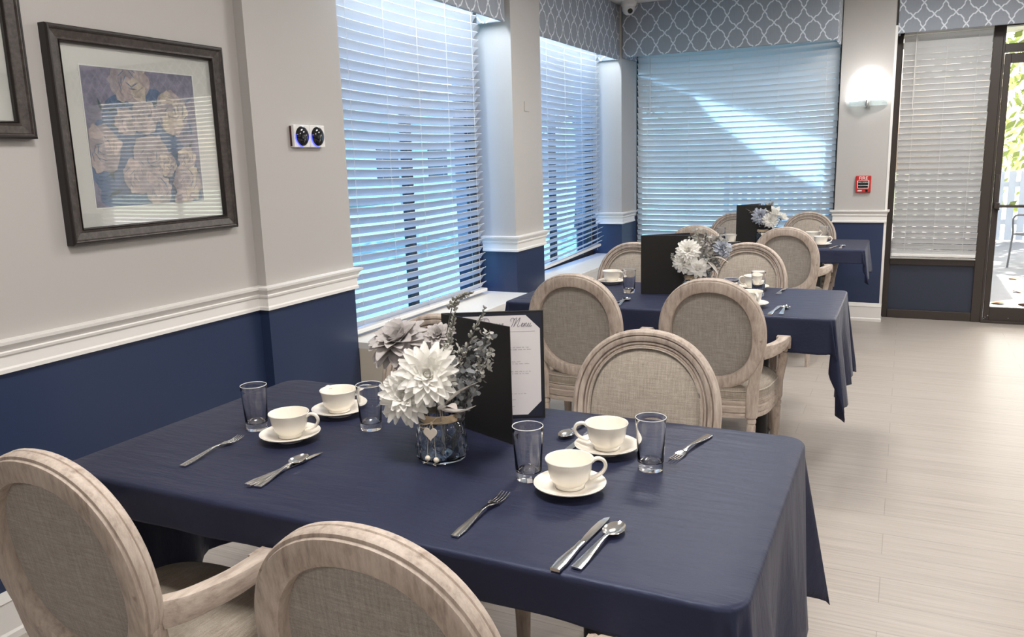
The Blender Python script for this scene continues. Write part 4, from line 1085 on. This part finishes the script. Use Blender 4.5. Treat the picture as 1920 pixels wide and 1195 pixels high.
sprig('lavender_sprig', 'grey lavender sprig before the left edge of the open menu', [B1(-.01, .01), (-.985, 1.63, .98), (-.965, 1.64, 1.06), (-.950, 1.64, 1.118)], B1(-.01, .01), 'sage', 12, tip=.115)
sprig('lavender_sprig', 'grey lavender sprig pointing up right before the black menu cover', [B1(.01, .0), (-.945, 1.62, .96), (-.905, 1.63, 1.055), (-.868, 1.64, 1.135)], B1(.01, .0), 'sage', 13, tip=.125)
leaf_cluster('eucalyptus_sprig', 'grey eucalyptus spray before the black menu cover', [(-.850, 1.62, 1.070), (-.885, 1.64, 1.045), (-.905, 1.60, 1.00), (-.875, 1.58, .985), (-.915, 1.60, .97)], B1(.02, .01), 'eucalyptus', 21, 330, (.010, .017), spread=.030, round_=.48)
leaf_cluster('eucalyptus_sprig', 'paler eucalyptus tips at the right edge of the nearest bouquet', [(-.845, 1.615, 1.085), (-.832, 1.60, 1.045)], B1(.025, .0), 'sage', 24, 90, (.008, .013), spread=.020, round_=.45)
leaf_cluster('sage_sprig', 'spiky pale sage tuft above the white dahlias', [(-.955, 1.62, 1.055), (-.93, 1.63, 1.035)], B1(.01, -.01), 'sage', 22, 110, (.010, .018), .022, .16)
long_leaves('leaf_spray', 'long pale leaves reaching right from the blue vase', [((-.950, 1.575, .905), (-.850, 1.560, .975), .017, .006), ((-.950, 1.56, .900), (-.825, 1.50, .940), .019, -.012), ((-.95, 1.55, .900), (-.875, 1.50, .925), .018, .010)], B1(.015, -.015), 'pale_leaf')
long_leaves('leaf_spray', 'grey leaves hanging on the left under the large grey dahlia', [((-1.06, 1.60, .955), (-1.125, 1.60, 1.01), .012, .0), ((-1.05, 1.63, .955), (-1.075, 1.66, 1.055), .015, .0), ((-1.04, 1.58, .93), (-1.09, 1.60, .99), .014, .01)], B1(-.02, -.01), 'petal_grey')

V2 = (-0.925, 3.990, TZ)
def B2(dx, dy): return (V2[0]+dx, V2[1]+dy, TZ+.012)
vase('quilted blue glass vase with twine bow on the middle table', V2, face_to(-.925, 3.99) - .3)
bloom('dahlia', 'white dahlia, upper left bloom on the middle table', (-.948, 3.95, 1.005), (.1, -.8, .5), .062, 'petal_white', B2(0, .01), MUM, 31, .18)
bloom('dahlia', 'white dahlia, lower left bloom on the middle table', (-.965, 3.94, .950), (-.1, -.9, .3), .058, 'petal_white', B2(.01, 0), MUM, 32, .18)
bloom('dahlia', 'white open daisy-like bloom lowest above the vase of the middle table', (-.890, 3.92, .925), (.2, -.9, .1), .055, 'petal_white', B2(.01, .01), [(6, 70, .3, .2), (8, 35, .8, .4), (10, 5, 1, .4)], 33, .26)
bloom('dahlia', 'grey dahlia at the back right on the middle table', (-.835, 4.02, 1.030), (.3, -.5, .8), .065, 'petal_grey', B2(.0, -.01), DAHLIA, 34, .24)
bloom('dahlia', 'pale blue-grey bloom at the top right on the middle table', (-.790, 4.00, 1.015), (.5, -.6, .6), .050, 'petal_blue', B2(-.01, -.01), DAHLIA, 35, .24)
leaf_cluster('eucalyptus_sprig', 'silvery foliage mass above the white flowers of the middle table', [(-.985, 4.0, 1.035), (-.93, 4.02, 1.085), (-.87, 4.0, 1.085), (-.80, 4.02, 1.075), (-.77, 4.0, 1.02), (-.83, 3.97, .985)], B2(.02, 0), 'sage', 36, 420, (.012, .024), .045, .36)
leaf_cluster('eucalyptus_sprig', 'dark drooping foliage right of the white flowers on the middle table', [(-.80, 3.96, .955), (-.86, 3.95, .975)], B2(.02, .01), 'eucalyptus', 37, 110, (.012, .02), .03, .3)
long_leaves('leaf_spray', 'long pale leaves arching right on the middle table', [((-.86, 3.95, .955), (-.745, 3.92, .955), .012, .022), ((-.85, 3.94, .955), (-.79, 3.90, .900), .014, .008)], B2(.0, .01), 'pale_leaf')
sprig('lavender_sprig', 'thin curled sprig at the left edge of the middle bouquet', [B2(-.01, 0), (-.99, 3.95, .915), (-1.02, 3.94, .965), (-1.025, 3.94, .990)], B2(-.01, 0), 'sage', 38, tip=.035)

V3 = (-0.985, 6.560, TZ)
def B3(dx, dy): return (V3[0]+dx, V3[1]+dy, TZ+.012)
vase('quilted blue glass vase on the rear table, nearly hidden', V3, face_to(-.985, 6.56))
bloom('dahlia', 'pale blue dahlia facing the camera on the rear table', (-1.005, 6.52, .985), (.15, -.95, .15), .068, 'petal_blue', B3(0, .01), DAHLIA, 41, .2)
bloom('dahlia', 'white dahlia low beside the pale blue one on the rear table', (-.925, 6.50, .955), (.2, -.9, .2), .060, 'petal_white', B3(.01, 0), MUM, 42, .2)
bloom('magnolia', 'white magnolia-like bloom with broad upright petals on the rear table', (-.900, 6.53, .985), (.15, -.2, 1), .075, 'petal_white', B3(.01, .01), [(4, 84, .9, .1), (5, 66, 1.0, .2), (5, 35, 1.0, .3)], 43, .36)
bloom('magnolia', 'white bloom at far right of the rear bouquet', (-.850, 6.52, .965), (.7, -.3, .6), .055, 'petal_white', B3(.02, .01), [(4, 80, .9, .1), (5, 50, 1.0, .2)], 44, .38)
leaf_cluster('sage_sprig', 'pale green foliage at the top of the rear bouquet', [(-1.015, 6.55, 1.055), (-.97, 6.56, 1.075), (-.93, 6.57, 1.09), (-.94, 6.55, 1.04)], B3(0, -.01), 'sage', 45, 260, (.010, .018), .03, .4)
long_leaves('leaf_spray', 'long pale leaves reaching left from the rear bouquet', [((-1.03, 6.53, .985), (-1.115, 6.50, 1.045), .013, .0), ((-1.03, 6.53, .995), (-1.09, 6.50, 1.01), .012, .01)], B3(-.01, .01), 'pale_leaf')

# ------------------------------------------------------------------ outdoors
struct(MB().box(-60, -25, -.12, -2.80, 60, -.08).box(-2.80, 19, -.12, 40, 60, -.08).build('ground', 'grass', smooth=0))
struct(MB().box(-2.80, 7.86, -.12, 40, 19, -.06).build('patio_slab', 'concrete', smooth=0))
t = thing('building', 'long white neighbouring building seen through the side blinds', 'building', (-19, 12, -.08))
MB().box(-4, -14, 0, 0, 26, 5.2).build('wall', 'siding_white', t, 0)
mb = MB(); mb.box(0, -14, 3.05, 2.2, 26, 3.35); mb.build('porch_roof', 'siding_white', t, 0)
MB().loft([[(-4.4, -14.4, 5.2), (2.6, -14.4, 3.4), (2.6, 26.4, 3.4), (-4.4, 26.4, 5.2)], [(-4.4, -14.4, 5.5), (2.6, -14.4, 3.6), (2.6, 26.4, 3.6), (-4.4, 26.4, 5.5)]]).build('roof', 'roof_grey', t, 0)
for k in range(11): MB().box(1.9, -13.5 + 3.9*k, 0, 2.15, -13.25 + 3.9*k, 3.05).build('porch_post', 'siding_white', t, 0)
for k in range(10): MB().box(-.02, -12.2 + 3.9*k, .9, .04, -10.6 + 3.9*k, 2.4).build('window', 'dark_window', t, 0)
def tree(label, x, y, h, R, seed, n=2600, low=.38):
    rnd = random.Random(seed); t = thing('tree', label, 'tree', (x, y, -.08), group='trees outside')
    mb = MB(); mb.tube(cr([(0, 0, 0), (.08, .05, h*.3), (-.05, .1, h*.6), (.05, 0, h*.85)], 5), [.16*(1-.035*i) for i in range(16)], 10); 
    for k in range(7):
        a = rnd.uniform(0, 6.28); z0 = h*rnd.uniform(.3, .7); mb.tube([(0, 0, z0), (math.cos(a)*R*.4, math.sin(a)*R*.4, z0 + h*.12), (math.cos(a)*R*.8, math.sin(a)*R*.8, z0 + h*.2)], [.05, .035, .015], 6)
    mb.build('trunk', 'bark', t)
    mb = MB(); cl = [(rnd.uniform(-R, R)*.8, rnd.uniform(-R, R)*.8, h*rnd.uniform(low, 1.0)) for _ in range(22)]
    for k in range(n):
        c = cl[k % 22]; p = Vector(c) + Vector((rnd.gauss(0, 1), rnd.gauss(0, 1), rnd.gauss(0, .8)))*R*.24
        d = Vector((rnd.gauss(0, 1), rnd.gauss(0, 1), rnd.gauss(0, 1))).normalized(); a = d.orthogonal().normalized(); b = d.cross(a); L = rnd.uniform(.07, .14)
        mb.add([tuple(p - a*L), tuple(p + b*L*.45), tuple(p + a*L), tuple(p - b*L*.45)], [(0, 1, 2, 3)])
    mb.build('leaf_canopy', 'tree_leaves', t, 0); return t
for i, (x, y, h, R, lab) in enumerate(((-6.5, 17, 6.5, 2.0, 'leafy tree behind the far window, furthest left'), (-1.3, 19.5, 7, 2.2, 'leafy tree behind the far window, nearest the sconce pier'),
        (2.9, 17.5, 5.6, 1.9, 'leafy tree seen through the glass door'), (8.0, 18.5, 6.5, 2.0, 'leafy tree beyond the patio, right of the door'))):
    tree(lab, x, y, h, R, 50 + i, 3600 if i == 2 else 2600, .12 if i == 2 else .38)
# unseen sheets added to block sun; their gap shapes the far blind's streak
def add_sun_blocker(label, pts):
    P = [Vector(p) for p in pts]; n = 10; vs = []; fs = []
    c = sum(P, Vector())/len(P)
    rings = []
    for k in (1, .8, .6, .4, .2, .02):
        ring = []
        for i in range(len(P)):
            a, b = P[i], P[(i+1) % len(P)]
            for q in range(6):
                s = q/6; p = a.lerp(b, s); ring.append(tuple(c.lerp(p, k) - Vector((0, 0, .10*(1-k*k)))))
        rings.append(ring)
    mb = MB(); mb.loft(rings, False, True); o = mb.build('sun_blocker', 'sun_blocker_fabric', smooth=60); tag(o, label, 'shade sail', 'added sun blockers'); return o
add_sun_blocker('beige sheet added out of view to block sun, the further one', [(-3.0, 8.30, 3.25), (-1.23, 8.97, 3.25), (-.92, 9.22, 3.25), (-.22, 9.66, 3.25), (.44, 9.95, 3.25), (.80, 10.04, 3.25), (1.15, 11.5, 3.25), (2.6, 13.0, 3.25), (2.6, 16.0, 3.25), (-3.0, 15.0, 3.25)])
add_sun_blocker('beige sheet added out of view to block sun, the one along the house', [(-3.0, 8.29, 3.25), (-1.23, 8.96, 3.25), (.24, 9.50, 3.25), (.80, 10.02, 3.25), (1.17, 11.48, 3.25), (7.0, 12.0, 3.25), (7.0, 7.95, 3.25), (-3.0, 7.95, 3.25)])

def patio_chair(label, x, y, rz):
    t = thing('patio_chair', label, 'chair', (x, y, -.06), rz, 'iron patio chairs')
    for sx in (-.22, .22):
        mb = MB(); mb.tube(cr([(sx, -.22, 0), (sx, -.20, .42), (sx, -.24, .62), (sx, -.30, .92)], 5), .012, 8); mb.build('leg', 'patio_iron', t)
        mb = MB(); mb.tube(cr([(sx, .24, 0), (sx, .20, .42), (sx, .20, .64), (sx, .02, .66), (sx, -.24, .64)], 5), .012, 8); mb.build('arm', 'patio_iron', t)
    mb = MB()
    for k in range(9): mb.tube([(-.2+.05*k, -.20, .43), (-.2+.05*k, .20, .43)], .005, 6)
    mb.tube([(-.22, -.20, .43), (-.22, .20, .43), (.22, .20, .43), (.22, -.20, .43)], .010, 8); mb.build('seat', 'patio_iron', t)
    mb = MB(); mb.tube(cr([(-.22, -.30, .92), (0, -.31, .98), (.22, -.30, .92)], 6), .011, 8)
    for k in range(7): mb.tube([(-.18+.06*k, -.21, .45), (-.18+.06*k, -.30, .94)], .005, 6)
    mb.build('backrest', 'patio_iron', t)
patio_chair('grey iron patio chair outside the glass door, nearest', 1.55, 11.9, 2.2)
patio_chair('grey iron patio chair outside the glass door, further back', 2.3, 13.3, .5)
t = thing('patio_table', 'round grey iron patio table outside the glass door', 'table', (2.25, 12.4, -.06))
MB().lathe([(.001, .70), (.45, .70), (.46, .71), (.45, .72), (.001, .72)], 40).build('tabletop', 'patio_iron', t)
mb = MB()
for k in range(3): a = k*2.094; mb.tube(cr([(.30*math.cos(a), .30*math.sin(a), 0), (.05*math.cos(a), .05*math.sin(a), .35), (.22*math.cos(a), .22*math.sin(a), .70)], 6), .013, 8)
mb.build('base', 'patio_iron', t)
def dry_leaf():
    mb = MB(); petal(mb, Matrix.Identity(4), 0, .15, .10, .030, .4, .4, nl=6, nw=4); mb.tube([(0, 0, .002), (-.03, .004, .006)], .0012, 4)
    return mb.build('fallen_leaf', 'dry_leaf', None, 60)
lf = dry_leaf(); rnd = random.Random(9)
for k, (x, y, s_, lab) in enumerate(((.955, 9.10, 1.5, 'dry brown leaf on the patio, left near the door'), (1.20, 9.02, 2.0, 'large dry brown leaf on the patio, nearest the door'), (1.24, 8.75, 1.0, 'small dry leaf on the patio close to the door sill'),
        (1.10, 9.95, 1.4, 'dry leaf on the shaded patio, second row back'), (1.25, 9.85, 1.5, 'dry leaf in the shade, right of its neighbour further back'), (1.42, 10.2, 1.2, 'dry leaf at the edge of the sunlit patio'), (1.15, 10.9, 1.3, 'dry leaf furthest back on the patio'))):
    o = lf if k == 0 else lf.copy()
    if k: col.objects.link(o)
    o.location = (x, y, -.058); o.rotation_euler.z = rnd.uniform(0, 6.28); o.scale = (s_, s_, s_); tag(o, lab, 'leaf', 'fallen leaves on the patio')
t = thing('garden_fence', 'pale wooden garden fence beyond the patio', 'fence', (0, 15.2, -.08))
mb = MB()
for k in range(60): mb.box(-3 + .16*k, -.01, .05, -3 + .16*k + .10, .01, 1.15)
mb.box(-3, .01, .3, 6.6, .04, .38).box(-3, .01, .9, 6.6, .04, .98); mb.build('pickets', 'siding_white', t, 0)
